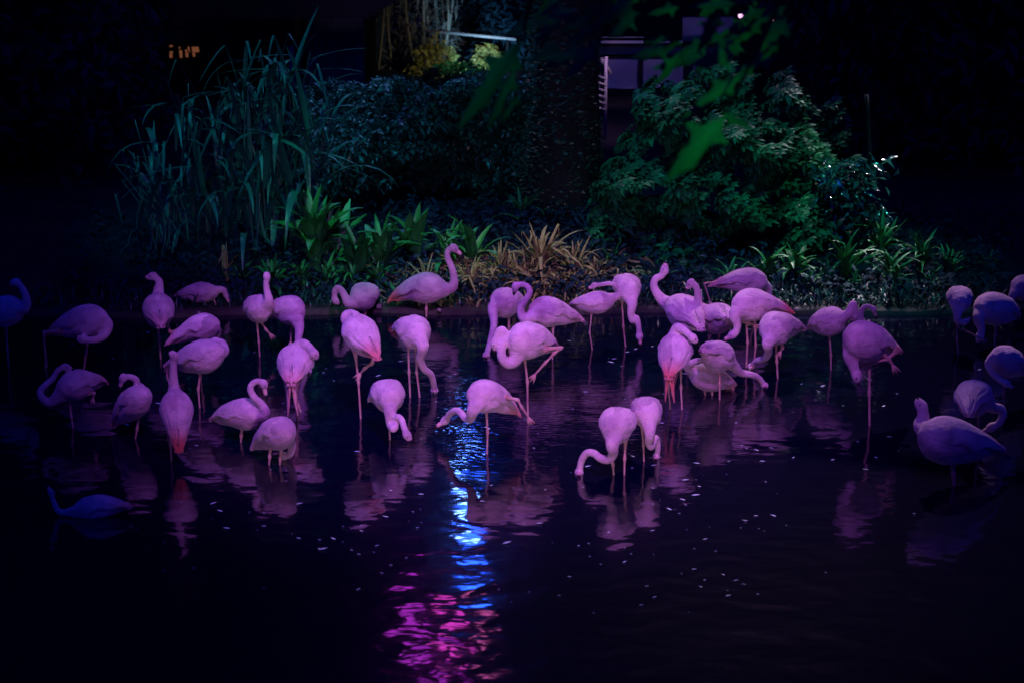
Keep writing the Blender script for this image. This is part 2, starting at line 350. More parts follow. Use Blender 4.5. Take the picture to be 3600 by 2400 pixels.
rz('bank_plant', 'strap', 3130, 1070, 830, 19.0, 18, .9, 'bushy shining plant with silvery narrow leaves on the right bank', 'plant', RG, wd=.5)
rz('bank_plant', 'strap', 3225, 1070, 790, 19.3, 18, .8, 'narrow-leaved plant with white glints, rightmost bright one', 'plant', RG, wd=.5)
rz('bank_plant', 'strap', 3330, 1070, 850, 19.2, 14, .9, 'nearly black plant above the plum coloured flamingo', 'plant', RG, wd=.6)
rz('bank_plant', 'strap', 3460, 1060, 880, 19.4, 14, .9, 'nearly black plant in the far right corner of the bank', 'plant', RG, wd=.6)
rz('bank_plant', 'strap', 2150, 1020, 850, 19.4, 12, .8, 'dark teal tuft between the dry clumps and the big shrub', 'plant', RG, wd=.5)
rz('bank_plant', 'strap', 2420, 1050, 900, 19.2, 12, .9, 'dark low tuft under the big shrub behind the stretched neck', 'plant', RG, wd=.6)
LG = 'small undergrowth plants at the water edge'
for kind, px, top, n, lab in [
 ('reed', 560, 930, 12, 'thin low tuft left of the low flamingo with pointed tail'), ('strap', 850, 900, 10, 'small dark leafy tuft just left of the straight upright neck'),
 ('strap', 960, 880, 12, 'small leafy tuft behind the straight upright neck'), ('strap', 1060, 870, 13, 'leafy tuft right of the straight upright neck'),
 ('strap', 1150, 880, 13, 'small leafy plant left of the S-necked flamingo at the edge'), ('strap', 1240, 880, 12, 'small leafy plant directly behind the S-necked flamingo'),
 ('strap', 1335, 885, 12, 'small leafy plant between the S-necked and the tall-necked flamingos'), ('dry', 1420, 900, 12, 'brown tuft right behind the ragged red tail'),
 ('dry', 1720, 900, 14, 'brown tuft above the flamingo whose neck hangs straight down'), ('dry', 1880, 905, 14, 'brown tuft above the coiled-neck flamingo'),
 ('dry', 2030, 930, 12, 'reddish tuft above the neck laid flat'), ('strap', 2290, 900, 11, 'dark tuft right behind the high stretched S neck'),
 ('strap', 2560, 900, 11, 'dark tuft left of the topmost flamingo of the right group'), ('strap', 2850, 930, 11, 'small green tuft right of the red-tailed flamingo'),
 ('strap', 3000, 940, 13, 'small green tuft behind the folded handle-like neck'), ('strap', 3150, 930, 13, 'small shining tuft between the handle neck and the plum bird'), ('strap', 3270, 950, 11, 'small dark tuft left of the plum coloured flamingo')]:
    rosette('edge_plant', kind, px, 1060, top, 18.85, n, 1.1, lab, 'plant', LG, wd=.8)
# the tall reeds at the left
TR = 'tall reeds at the left of the bank'
def reeds(px, py, top, Y, n, spread, label, w_=1.0):
    Y -= .7; base = W(px, py, Y); base.z = gz(Y); H = (W(px, top, Y).z-base.z)*1.08
    t = thing('tall_reed', base, label, 'reeds', TR)
    for i in range(int(n*1.35)):
        # leaves spring from canes at different heights and hang down
        az = U(0, 2*math.pi); h = U(.0, .9)*H; L = U(.32, .72)*H*(1.25-h/H*.6)
        o = inst('leaf', R0.choice(BL['reed']), t, (U(-.25, .25)*w_, U(-.2, .2), h), (0, 0, 0), (L, L*U(.8, 1.7), L))
        o.rotation_euler = (Matrix.Rotation(az, 3, 'Z') @ Matrix.Rotation(U(.05, spread), 3, 'Y')).to_euler()
    for i in range(7):
        x0 = U(-.25, .25)*w_; hh = H*U(.6, .95)
        p = [Vector(base)+Vector((x0, U(-.1, .1), 0)), Vector(base)+Vector((x0+U(-.1, .1), 0, hh*.5)), Vector(base)+Vector((x0+U(-.3, .3), U(-.1, .1), hh))]
        pa = catmull(p, 5); part('stem', tube_geo(pa, [.014-.009*k/(len(pa)-1) for k in range(len(pa))], 6), M['reed'], t)
reeds(520, 1060, 560, 19.8, 18, .3, 'sparse far-left reeds hanging over the mud, almost black')
reeds(640, 1050, 420, 20.0, 22, .35, 'reeds with two long drooping ribbon leaves above the low flamingo')
reeds(780, 1050, 300, 20.2, 30, .4, 'dark reeds between the ribbon-leaved ones and the lit ones', 1.2)
reeds(905, 1045, 270, 20.2, 44, .45, 'lit teal reeds with sharply folded leaves behind the straight-necked flamingo', 1.3)
reeds(1000, 1040, 290, 20.0, 50, .5, 'densest bright teal reeds left of the broad-leaved plants', 1.3)
reeds(1080, 1040, 370, 20.5, 34, .7, 'reeds arching right with a long bright pointed leaf over the dark hedge', 1.3)
# a long leaf arching to the right over the hedge
# low ground cover
pl = []
for i in range(6500):
    px = U(250, 3600); Y = 18.12+2.9*R0.random()**1.6
    if R0.random() < .3: px = U(1400, 2200)
    p = W(px, 1050, Y); p.z = gz(Y)+U(0, .2)
    pl.append((p, (U(-1, .4), U(-1, 1), U(0, 6.28)), U(.04, .12)))
gc = scatter(TWIG+SMALL, pl, 'ground_cover', M['fleaf']); tag(gc, 'low dark ground cover of small leaves under the bank plants', 'ground cover')
pl = []
for i in range(2600):
    px = R0.gauss(1830, 190); Y = U(18.15, 19.0); p = W(px, 1050, Y); p.z = gz(Y)+U(0, .2)
    pl.append((p, (U(-1.6, -.2), U(-1, 1), U(0, 6.28)), U(.06, .16)))
dg = scatter(THIN, pl, 'dry_grass', M['dry']); tag(dg, 'withered brown grass under the dry clumps in the middle of the bank', 'dry grass')
pl = []; pl2 = []
for i in range(5200):
    px = U(120, 3600); Y = shoreY((px-1800)/400)+U(.06, .55); p = W(px, 1060, Y); p.z = gz(Y)-.01
    if noise.noise(Vector((px*.006, 3, 0))) < -.12 and R0.random() < .7: continue
    (pl2 if 1350 < px < 2200 and R0.random() < .5 else pl).append((p, (U(-.3, .3), U(-1.9, -1.0), U(0, 6.28)), U(.06, .19)))
eg = scatter(THIN, pl, 'edge_grass', M['hedge']); tag(eg, 'dark grass tufts growing along the edge of the water', 'grass')
eg = scatter(THIN, pl2, 'edge_grass', M['dry']); tag(eg, 'sparse dry grass along the middle of the water edge', 'grass')
# stones at the water's edge
ston = [(1332, 1078, .022, 'pale pointed stone at the edge right of the S-necked flamingo'), (1545, 1090, .016, 'small stone on the edge right of the thin standing leg'), (2060, 1085, .02, 'stone at the edge below the reddish tuft'), (700, 1100, .015, 'pebble on the mud below the low flamingo'), (2800, 1088, .018, 'stone on the edge right of the red tail'), (452, 1062, .02, 'reddish stone on the mud at the far left')]
for px, py, r, lab in ston:
    p = G(px, py, .06); g = ball_geo((0, 0, 0), (r*1.4, r, r*1.1), 9, 6); g = ([Vector(v)*(1+.3*noise.noise(Vector(v)*60)) + p for v in g[0]], g[1])
    tag(mesh_obj('stone', [v-p for v in g[0]], g[1], M['stone']), lab, 'stone', 'stones at the edge of the water').location = p
# ------------------------------------------------------------------ dark hedge in the middle
def hedge_top(px): return 262+30*math.sin((px-1080)/260.)+22*math.sin(px/47.)+(60 if px < 1180 else 0)*(1180-px)/80
hb = W(1480, 1000, 21.6); hb.z = gz(21.6)
hg = thing('hedge', hb, 'dense dark glossy hedge between the reeds and the ivy-clad trunk', 'hedge')
pl = []; big = []
for i in range(15000):
    px = U(1060, 1960); py = hedge_top(px)+(1020-hedge_top(px))*R0.random()**1.1
    bulge = .35*math.sin((py-260)/120.+px/150.)+.25*noise.noise(Vector((px*.02, py*.02, 0)))
    Y = 21.2+.9*max(0, 1-(py-250)/260.)+bulge+abs(R0.gauss(0, .28))
    p = W(px, py, Y)
    if p.z < .2: continue
    (big if len(big) < 260 and py < 800 and R0.random() < .05 else pl).append((p, (U(-.9, .3), U(-.7, .7), U(-3.3, .2)), U(.055, .11)))
scatter(TWIG, pl, 'foliage', M['hedge'], hg)
HM = [to_mesh('leaf', g, M['hedge']) for g in TWIG]
for p, e, s in big: inst('leaf', R0.choice(HM), hg, p-hb-Vector((0, .12, 0)), e, s*1.15)
for k in range(9):
    x = 1120+k*95; p0 = W(x, 1010, 22); p0.z = gz(22); p1 = W(x+U(-60, 60), 480, 22.2)
    part('stem', tube_geo(catmull([p0, p0.lerp(p1, .5)+Vector((U(-.1, .1), 0, 0)), p1], 4), [.035-.02*q/8 for q in range(9)], 7), M['bark'], hg)
# ------------------------------------------------------------------ ivy-clad tree with lamps hung from its limb
tb = W(1975, 960, 20.9); tb.z = gz(20.9)
tr = thing('ivy_tree', tb, 'thick dark trunk clad in ivy standing left of the big shrub', 'tree')
def trk(z): return .34+.10*math.exp(-z/.5)-.02*z
zs = [-.1+ .28*i for i in range(30)]; cx = W(1975, 500, 20.9).x
vs, fs = [], []
for i, z in enumerate(zs):
    for k in range(24):
        a = 2*math.pi*k/24; r = trk(z)*(1+.07*math.sin(3*a+z*1.3)+.06*noise.noise(Vector((math.cos(a)*2, math.sin(a)*2, z))))
        vs.append(Vector((cx+.05*math.sin(z*.7)+r*math.cos(a), 20.9+r*math.sin(a), z+gz(20.9))))
for i in range(len(zs)-1):
    for k in range(24): fs.append((i*24+k, i*24+(k+1) % 24, (i+1)*24+(k+1) % 24, (i+1)*24+k))
part('trunk', (vs, fs), M['bark'], tr)
pl = []
for i in range(9000):
    z = U(.1, 5.2); a = U(math.pi*.9, math.pi*2.1); r = trk(z)+U(-.02, .09)+.05*noise.noise(Vector((a*3, z*3, 0)))
    pl.append((Vector((cx+r*math.cos(a), 20.9+r*math.sin(a), z+gz(20.9))), (math.pi/2+U(-.5, .3), U(-.4, .4), a+math.pi/2+U(-1.2, 1.2)), U(.03, .065)))
scatter(SMALL+THIN, pl, 'ivy', M['ivy'], tr)
# limbs overhead
L0 = Vector((cx, 20.9, 5.6)); limb = [L0, L0+Vector((-1.0, 1.2, 1.0)), L0+Vector((-2.2, 2.6, 1.5)), L0+Vector((-3.6, 3.4, 1.6)), L0+Vector((-5.4, 3.6, 1.9))]
pa = catmull(limb, 5); part('limb', tube_geo(pa, [.2-.14*k/(len(pa)-1) for k in range(len(pa))], 10), M['bark'], tr)
pa = catmull([L0, L0+Vector((1.4, -.6, 1.2)), L0+Vector((3.2, -1.2, 1.7))], 6); part('limb', tube_geo(pa, [.18-.12*k/(len(pa)-1) for k in range(len(pa))], 10), M['bark'], tr)
# big lamps hanging from the limb above the frame; the pond mirrors them
def pendant(x, Y, z, r, col, s, lab, glow, flat=.5):
    t = thing('hanging_lamp', (x, Y, z), lab, 'lamp', 'coloured lamps hanging over the far bank')
    vs, fs = [], []; n = 20
    prof = [(.02, .16), (.05, .15), (r*.7, .10), (r*1.05, 0), (r*1.08, -.03), (r*1.0, -.03), (r*.98, .0)]
    for q, h in prof:
        for k in range(n): a = 2*math.pi*k/n; vs.append(Vector((x+q*math.cos(a), Y+q*math.sin(a), z+h)))
    for i in range(len(prof)-1):
        for k in range(n): fs.append((i*n+k, i*n+(k+1) % n, (i+1)*n+(k+1) % n, (i+1)*n+k))
    part('lamp_shade', (vs, fs), M['black'], t)
    part('globe', ball_geo((x, Y, z-r*flat*.5), (r*.9, r*.9, r*flat), 20, 12), emit('lit_'+glow, col, s), t)
    part('cord', tube_geo([Vector((x, Y, z+.15)), Vector((x, Y, 7.2))], [.008, .008], 6), M['black'], t)
pendant(-.60, 24.0, 3.95, .085, (.13, .30, 1.0), 62, 'hanging lamp with cold blue white light', 'blue', 1.2)
pendant(-.52, 24.2, 4.55, .16, (.015, .08, 1.0), 24, 'hanging lamp with deep blue light', 'deepblue', 1.6)
pendant(-1.24, 23.8, 5.65, .20, (.70, .04, .95), 3.6, 'wide hanging lamp with violet magenta light', 'magenta', 1.1)
pendant(-.80, 24.0, 5.80, .13, (1.0, .06, .80), 5.5, 'hanging lamp with hot pink light', 'pink', 1.3)
pendant(-.38, 24.1, 5.75, .12, (.8, .12, .5), 5, 'hanging lamp with dull rose light', 'rose', 1.0)
pendant(-.95, 24.1, 6.75, .22, (.55, .03, .8), 3.5, 'largest hanging lamp with soft violet light', 'violet', 1.2)
# ------------------------------------------------------------------ the big shrub at the right
sb = W(2620, 990, 19.9); sb.z = gz(19.9)
sh = thing('umbrella_shrub', sb, 'big rounded shrub with palm-shaped leaf clusters at the right of the bank', 'shrub')
pl = []; bigs = []
def shrub_edge(px):
    return 960-(720)*math.sqrt(max(0, 1-abs((px-2560)/505)**2.6))
for i in range(3600):
    px = U(2085, 3070); e = shrub_edge(px)+30*math.sin(px/37.)+110*noise.noise(Vector((px*.008, 7, 0)))
    if px > 2950 and R0.random() < .5: continue
    py = e+(1010-e)*R0.random()
    q = math.hypot((px-2560)/520, (py-640)/430)
    front = 19.25+(1.2 if py < 640 else .35)*q*q+.16*math.sin(px/62.+py/90.)+.20*math.sin(py/40.-px/130.)+.3*noise.noise(Vector((px*.012, py*.016, 5)))
    dep = abs(R0.gauss(0, .22)); p = W(px, py, front+dep)
    if p.z < .15 or noise.noise(Vector((px*.011, py*.014, 9))) < -.22: continue
    e_ = (U(-.2, .55)+.55, U(-.45, .45), -math.pi/2+U(-.6, .6)); s = U(.8, 1.6)
    if dep < .14 and len(bigs) < 300 and R0.random() < .30: bigs.append((p, e_, s))
    else: pl.append((p, e_, s))
PG = [palmate_geo(R0.choice((6, 7, 8))) for _ in range(5)]
scatter(PG, pl, 'foliage', M['shrub'], sh)
for p, e, s in bigs: inst('leaf', R0.choice(PALM), sh, p-sb, e, s)
for k in range(12):
    p0 = sb+Vector((U(-.3, .3), U(-.2, .3), 0)); p1 = W(2180+70*k, 420+8*abs(k-6)**2, 20.5+U(0, .5))
    part('stem', tube_geo(catmull([p0, p0.lerp(p1, .5)+Vector((U(-.15, .15), 0, .2)), p1], 5), [.04-.028*q/10 for q in range(11)], 7), M['bark'], sh)
# glossy shrub with white glints at its right flank
gb = W(3010, 1000, 19.2); gb.z = gz(19.2)
gs = thing('glossy_shrub', gb, 'narrow glossy-leaved shrub full of white glints right of the big shrub', 'shrub')
pl = []
for i in range(1500):
    px = R0.gauss(3010, 50); py = U(560, 1000); p = W(px+30*math.sin(py/60), py, 19.1+U(0, .5)); pl.append((p, (U(-1.6, .9), U(-1, 1), U(-3.2, .1)), U(.08, .17)))
scatter(THIN+SMALL, pl, 'foliage', M['gloss'], gs)
pa = catmull([gb, gb+Vector((.08, 0, .8)), gb+Vector((.02, 0, 1.6))], 6); part('stem', tube_geo(pa, [.02]*len(pa), 6), M['bark'], gs)
for k, (px, x2, Yt, rr, lab) in enumerate([(2890, 2905, 23.0, .07, 'left one of two thin reddish trunks behind the big shrub'), (2938, 2950, 23.3, .05, 'right one of two thin reddish trunks behind the big shrub')]):
    b = W(px, 900, Yt); b.z = gz(Yt); t = thing('thin_tree', b, lab, 'tree')
    e = W(x2, -150, Yt); pa = catmull([b, b.lerp(e, .5)+Vector((.05, 0, 0)), e], 6); part('trunk', tube_geo(pa, [rr]*len(pa), 8), M['bark'], t)
    pl = [(e+Vector((U(-.9, .9), U(-.6, .6), U(-.6, .8))), (U(-1, 1), U(-1, 1), U(0, 6)), U(.08, .16)) for _ in range(500)]
    scatter(SMALL, pl, 'crown', M['fleaf'], t)
# ------------------------------------------------------------------ buildings
def box(c, s): return box_geo(c, s)
# dark shed on the left behind the hedge
YB = 27.0
def Wz(px, py, Y=YB): return W(px, py, Y)
a0 = Wz(1082, 300); a1 = Wz(1278, 60); b = Vector((a0.x, YB, gz(YB)))
sd = thing('timber_shed', b, 'dark timber shed with upright boards behind the hedge', 'building')
x0, x1, zt = a0.x, a1.x, Wz(1278, 62).z; n = 9; wdt = (x1-x0)/n
for i in range(n):
    part('plank', box(((x0+(i+.5)*wdt), YB+U(0, .012), (gz(YB)+zt)/2), (wdt*.93, .04, zt-gz(YB))), M['plank'], sd, smooth=False)
part('wall', box(((x0+x1)/2, YB+1.3, (gz(YB)+zt)/2), (x1-x0-.02, 2.5, zt-gz(YB)-.02)), M['darkwood'], sd, smooth=False)
xl = Wz(1046, 300).x
part('corner_post', box((x0-.10, YB-.03, (gz(YB)+zt)/2), (.10, .12, zt-gz(YB)+.1)), M['darkwood'], sd, smooth=False)
part('window', box(((xl+x0)/2-.1, YB+.05, Wz(1060, 245).z), ((x0-xl)*1.1, .03, .62)), mat('dim_pane', (.35, .30, .38), .2, .5, var=(.2, .22, .35), vscale=5), sd, smooth=False)
rv = [Vector((x0-1.6, YB-.6, zt+.05)), Vector((x1+.12, YB-.6, zt+.05)), Vector((x1+1.2, YB-.6, zt+.75)), Vector((x0-1.6, YB-.6, zt+1.6))]
rv2 = [v+Vector((0, 3.6, .4)) for v in rv]
part('roof', (rv+rv2, [(0, 1, 2, 3), (7, 6, 5, 4), (0, 4, 5, 1), (1, 5, 6, 2), (2, 6, 7, 3), (3, 7, 4, 0)]), M['darkwood'], sd, smooth=False)
# violet-lit pavilion at the right
YP = 27.5; g0 = gz(YP)
pv = thing('pavilion', (Wz(2300, 300, YP).x, YP, g0), 'violet-lit pavilion with a long beam, seen through leaves at the top right', 'building')
def pb(name, px0, px1, py0, py1, dy, th, m, par=None):
    p = W(px0, py0, YP+dy); q = W(px1, py1, YP+dy)
    return part(name, box(((p.x+q.x)/2, YP+dy, (p.z+q.z)/2), (abs(q.x-p.x), th, abs(p.z-q.z))), m, pv, par, False)
pb('wall', 2112, 2520, 204, 420, .5, .12, M['plaster']); pb('upper_wall', 2400, 2575, 60, 178, .35, .12, M['plaster'])
pb('beam', 2095, 2600, 162, 190, -.25, .18, M['plank']); pb('eave', 2095, 2600, 191, 202, -.1, .5, M['darkwood'])
pb('railing', 2112, 2262, 144, 152, -.55, .06, M['metal']); pb('railing', 2300, 2400, 145, 151, -.55, .06, M['metal']); pb('railing', 2112, 2265, 131, 133, -.55, .03, M['metal'])
pb('floor_slab', 2095, 2620, 152, 161, -.3, .5, M['darkwood'])
for px in (2120, 2252, 2410, 2560): pb('column', px-6, px+6, 205, 430, -.1, .12, M['darkwood'])
pb('roof', 2080, 2640, -200, -150, .8, 4, M['darkwood'])
# small ladder rack lit violet
lb = W(2115, 420, 24.5); lb.z = gz(24.5)
ld = thing('rung_rack', lb, 'short violet-lit rack of rungs beside the ivy-clad trunk', 'ladder')
for k in range(6):
    a = W(2102, 268+22*k, 24.5); c = W(2130, 278+22*k, 24.5); part('rung', tube_geo([a, c], [.011, .011], 7), M['metal'], ld)
for x in (2100, 2131):
    a = W(x, 200, 24.52); c = Vector((a.x, 24.52, lb.z)); part('rail', tube_geo([a, c], [.02, .02], 7), M['metal'] if x > 2110 else M['darkwood'], ld)
a = W(2112, 205, 24.6); c = W(2150, 262, 24.6); part('brace', tube_geo([a, c], [.025, .02], 7), M['metal'], ld)
for i in range(2): pass
lamp('SPOT', 'pavilion_lamp', W(2300, 330, 23.6), W(2330, 215, 28), (.24, .19, 1.0), 70, .1, 40)
lamp('SPOT', 'railing_lamp', W(2190, 60, 26.2)+Vector((0, 0, .8)), W(2190, 148, 27), (1.0, .6, .65), 40, .05, 60)
lamp('SPOT', 'rack_lamp', W(2200, 180, 23.8)+Vector((0, 0, .9)), W(2115, 300, 24.5), (.9, .5, 1.0), 60, .05, 50)
# bamboo and lit planting behind the hedge
YG = 31.0
bb = W(1420, 300, YG); bb.z = gz(YG)
for k in range(26):
    px = 1288+k*11.5+U(-5, 5); Yk = 30+U(-.6, 1.6); b0 = W(px, 320, Yk); b0.z = gz(Yk); tp = W(px+U(-45, 55), -160, Yk)
    t = thing('bamboo', b0, 'thin upright bamboo cane in the warm-lit grove beyond the hedge', 'bamboo', 'bamboo canes in the lit grove')
    pa = catmull([b0, b0.lerp(tp, .5)+Vector((U(-.1, .1), 0, 0)), tp], 8)
    rr = [.016+(.004 if i % 3 == 0 else 0) for i in range(len(pa))]
    part('stem', tube_geo(pa, rr, 6), M['bamboo'], t)
    pl = []
    for q in range(60):
        p = b0.lerp(tp, U(.0, 1))+Vector((U(-.2, .2), U(-.2, .2), 0)); pl.append((p, (U(-1.8, .6), U(-1, 1), U(0, 6.28)), U(.1, .22)))
    scatter(THIN, pl, 'foliage', M['bleaf'], t)
def bush(px, py, Y, rx, rz, n, m, lab, ls=.1, nm='lit_bush', protos=SMALL):
    c = W(px, py, Y); t = thing(nm, (c.x, Y, gz(Y)), lab, 'bush'); pl = []
    for i in range(n):
        d = Vector((R0.gauss(0, 1), R0.gauss(0, 1), R0.gauss(0, 1))).normalized()*U(.6, 1)**.5
        d *= 1+.35*noise.noise(d*2.3+Vector((px, 0, 0)))
        pl.append((c+Vector((d.x*rx, d.y*rx*.7, d.z*rz)), (U(-1.4, .8), U(-1, 1), U(0, 6.28)), U(.6, 1.3)*ls))
    scatter(protos, pl, 'foliage', m, t)
    g = Vector((c.x, Y, gz(Y))); part('stem', tube_geo([g, c], [.05, .02], 7), M['bark'], t)
bush(1530, 240, 29.0, .36, .42, 900, M['gold'], 'pale yellow-green bush lit warm just above the hedge')
bush(1718, 208, 29.5, .2, .22, 400, M['gold'], 'small golden lit bush right of the pale yellow-green one')
bush(1600, 268, 27.6, .45, .16, 700, M['shrub'], 'blue-green low bush at the hedge top below the golden ones')
bush(1440, 200, 32.2, 1.2, .8, 1500, M['bleaf'], 'hazy brownish bush behind the bamboo canes', .16)
bush(1560, 60, 33.0, 1.0, .9, 1500, M['fleaf'], 'dark blue leafy crown left of centre at the top edge', .14, 'leafy_tree', TWIG)
bush(1740, 60, 32.5, 1.1, 1.0, 1900, M['fleaf'], 'dark blue leafy crown above the grey rail', .14, 'leafy_tree', TWIG)
bush(1900, 60, 30.0, .9, 1.2, 1300, M['fleaf'], 'dark crown directly left of the ivy trunk at the top', .14, 'leafy_tree', TWIG)
ra, rb_ = W(1510, 110, 29.6), W(1815, 140, 29.2)
rl = thing('rail', ra, 'long thin grey rail crossing the dark leaves at the top', 'rail'); part('bar', tube_geo([ra, rb_], [.022, .022], 8), M['metal'], rl)
for f in (.1, .9):
    q = ra.lerp(rb_, f); part('post', tube_geo([q, Vector((q.x, q.y, gz(q.y)))], [.02, .02], 6), M['darkwood'], rl)
lamp('SPOT', 'grove_lamp', W(1440, 150, 26.4)+Vector((.2, 0, -1.0)), W(1430, 160, 31), (1.0, .92, .92), 1700, .1, 62)
lamp('SPOT', 'gold_lamp', W(1600, 250, 27.0)+Vector((.5, -.6, .8)), W(1560, 235, 29.2), (1.0, .85, .5), 55, .05, 50)
lamp('SPOT', 'gold_lamp_small', W(1730, 150, 28)+Vector((.1, 0, .3)), W(1718, 208, 29.5), (1.0, .7, .3), 18, .05, 40)
lamp('SPOT', 'crown_lamp', W(1700, 260, 28)+Vector((0, 0, 0)), W(1720, 40, 32.5), (.25, .6, 1.0), 170, .1, 70)
# small lights far left and far right
wl = W(640, 182, 30); wt = thing('barred_window', wl, 'small orange lit window behind bars at the upper left', 'window')
EO = emit('warm_window_glow', (1.0, .33, .16), .14)
for k, (a, c, dd, e) in enumerate([(596, 607, 160, 166), (596, 608, 182, 188), (596, 606, 190, 204), (628, 634, 166, 172), (628, 641, 178, 204), (647, 658, 176, 184), (648, 662, 186, 202), (660, 698, 166, 176), (664, 700, 174, 184), (672, 686, 186, 200)]):
    p, q = W(a, dd, 30), W(c, e, 30); part('pane', box(((p.x+q.x)/2, 30, (p.z+q.z)/2), (q.x-p.x, .02, p.z-q.z)), EO, wt, smooth=False)
p, q = W(580, 150, 30), W(712, 215, 30)
part('frame', box(((p.x+q.x)/2, 30.06, (p.z+q.z)/2), (q.x-p.x, .04, p.z-q.z)), M['darkwood'], wt, smooth=False)
for x in (612, 622, 643, 668): part('bar', tube_geo([W(x, 150, 29.95), W(x+8, 216, 29.95)], [.018, .018], 6), M['darkwood'], wt)
part('wall', box((W(700, 300, 30).x, 30.2, 1.6), (5.5, .1, 3.6)), M['plank'], wt, smooth=False)
def tinylamp(px, py, Y, r, col, s, lab, hook=True):
    p = W(px, py, Y); t = thing('garden_lamp', p, lab, 'lamp')
    part('bulb', ball_geo(p, r, 10, 8), emit('lit_'+str(px), col, s), t)
    part('lamp_shade', tube_geo([p+Vector((0, 0, r*.7)), p+Vector((0, 0, r*1.6))], [r*1.5, r*.4], 10), M['black'], t)
    part('post', tube_geo([p+Vector((0, .02, -r)), Vector((p.x, p.y+.02, gz(Y)))], [.012, .012], 6), M['black'], t)
tinylamp(106, 249, 29, .018, (1, .95, .8), 2.0, 'pinpoint white lamp far away at the left edge')
tinylamp(2605, 56, 26, .035, (1.0, .45, .95), 2.2, 'small bright pink lamp at the top right of centre')
tinylamp(2715, 72, 27, .02, (1.0, .45, .6), .4, 'scrap of pink flag right of the bright pink lamp, built as a faint glowing bulb')  # scrap of pink flag; the glowing bulb, shade and post are added for it
tinylamp(3012, 1009, 19.0, .012, (1.0, .6, 1.0), 2.0, 'tiny pink lamp low among the right bank plants')
# ------------------------------------------------------------------ surrounding wood, all in the dark
def wood(name, lab, boxes, n, ls):
    pl = []
    for i in range(n):
        x0, x1, y0, y1, z0, z1 = R0.choice(boxes)
        p = Vector((U(x0, x1), U(y0, y1), U(z0, z1))); pl.append((p, (U(-1.5, .8), U(-1, 1), U(0, 6.28)), U(.7, 1.4)*ls))
    o = scatter(TWIG, pl, name, M['fleaf']); tag(o, lab, 'trees'); return o
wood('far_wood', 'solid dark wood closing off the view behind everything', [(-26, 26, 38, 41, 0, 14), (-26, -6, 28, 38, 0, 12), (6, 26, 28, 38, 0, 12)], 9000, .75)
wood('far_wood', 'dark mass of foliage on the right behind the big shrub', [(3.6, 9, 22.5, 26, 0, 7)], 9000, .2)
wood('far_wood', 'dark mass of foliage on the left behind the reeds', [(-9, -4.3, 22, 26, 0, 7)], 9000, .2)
hv = [(-60, 42, 0), (60, 42, 0), (60, 60, 30), (-60, 60, 30)]
tag(mesh_obj('hill', hv, [(0, 1, 2, 3)], M['soil']), kind='structure')
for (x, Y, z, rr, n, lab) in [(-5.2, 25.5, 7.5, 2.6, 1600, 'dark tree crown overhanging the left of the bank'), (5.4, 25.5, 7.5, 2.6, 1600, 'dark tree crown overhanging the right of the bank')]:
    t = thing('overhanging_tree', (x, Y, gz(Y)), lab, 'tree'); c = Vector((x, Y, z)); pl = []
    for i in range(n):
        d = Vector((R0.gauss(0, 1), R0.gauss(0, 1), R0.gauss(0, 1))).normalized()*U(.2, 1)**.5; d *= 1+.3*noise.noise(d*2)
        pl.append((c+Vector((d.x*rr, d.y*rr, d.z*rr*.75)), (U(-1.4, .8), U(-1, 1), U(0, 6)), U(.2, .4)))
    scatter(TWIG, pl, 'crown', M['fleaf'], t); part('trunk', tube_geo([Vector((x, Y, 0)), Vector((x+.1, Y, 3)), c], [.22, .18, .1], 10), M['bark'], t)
# ------------------------------------------------------------------ overhanging twigs close to the camera
def lobed(outline, bend=.1):
    """leaf blade from a list of (x, y) outline pairs along a midrib: left and right half widths"""
    vs, fs = [], []
    for t, l, r in outline:
        vs += [Vector((-l, t, -abs(l)*.35-bend*t*t)), Vector((0, t, -bend*t*t)), Vector((r, t, -abs(r)*.35-bend*t*t))]
    for i in range(len(outline)-1):
        q = 3*i; fs += [(q, q+1, q+4, q+3), (q+1, q+2, q+5, q+4)]
    return vs, fs
# leaf with three big points: midrib length 1
LOB = [(0, .005, .005), (.10, .03, .03), (.2, .10, .09), (.28, .30, .12), (.30, .20, .22), (.36, .10, .30), (.40, .10, .16), (.5, .10, .10), (.62, .13, .12), (.68, .16, .09), (.74, .09, .08), (.86, .05, .045), (1, .002, .002)]
LOBP = [lobed(LOB, b) for b in (.05, .2, .35)]
LME = [to_mesh('leaf', g, M['maple']) for g in LOBP]
def twig(name, pts, Y, lab, leaves, loc=None):
    P3 = [W(x, y, Y+d) for x, y, d in pts]; t = thing(name, P3[0], lab, 'branch', 'twigs hanging close to the camera')
    pa = catmull(P3, 6); part('twig', tube_geo(pa, [.010-.007*k/(len(pa)-1) for k in range(len(pa))], 7), M['bark'], t)
    for (x0, y0, x1, y1, wf, k, roll, dd) in leaves:
        a = W(x0, y0, Y+dd); c = W(x1, y1, Y+dd+.03); d = c-a; L = d.length; yv = d.normalized()
        zv = Vector((math.sin(roll)*.9, -1, math.cos(roll)*.25)); zv = (zv-yv*zv.dot(yv)).normalized(); xv = yv.cross(zv)
        o = bpy.data.objects.new('leaf', LME[k]); link(o, t); m3 = Matrix((xv, yv, zv)).transposed()
        o.location = a-P3[0]; o.rotation_euler = m3.to_euler(); o.scale = (L*wf, L, L)
twig('hanging_twig', [(1900, -120, 0), (1850, 60, 0), (1838, 150, 0)], 5.8, 'blurred twig with a teal leaf of two hanging points, top centre', [(1850, 120, 1612, 488, .56, 1, .4, 0), (1820, 230, 1690, 470, .45, 1, -.3, .05), (1835, 330, 1752, 440, .5, 0, .2, .1)])
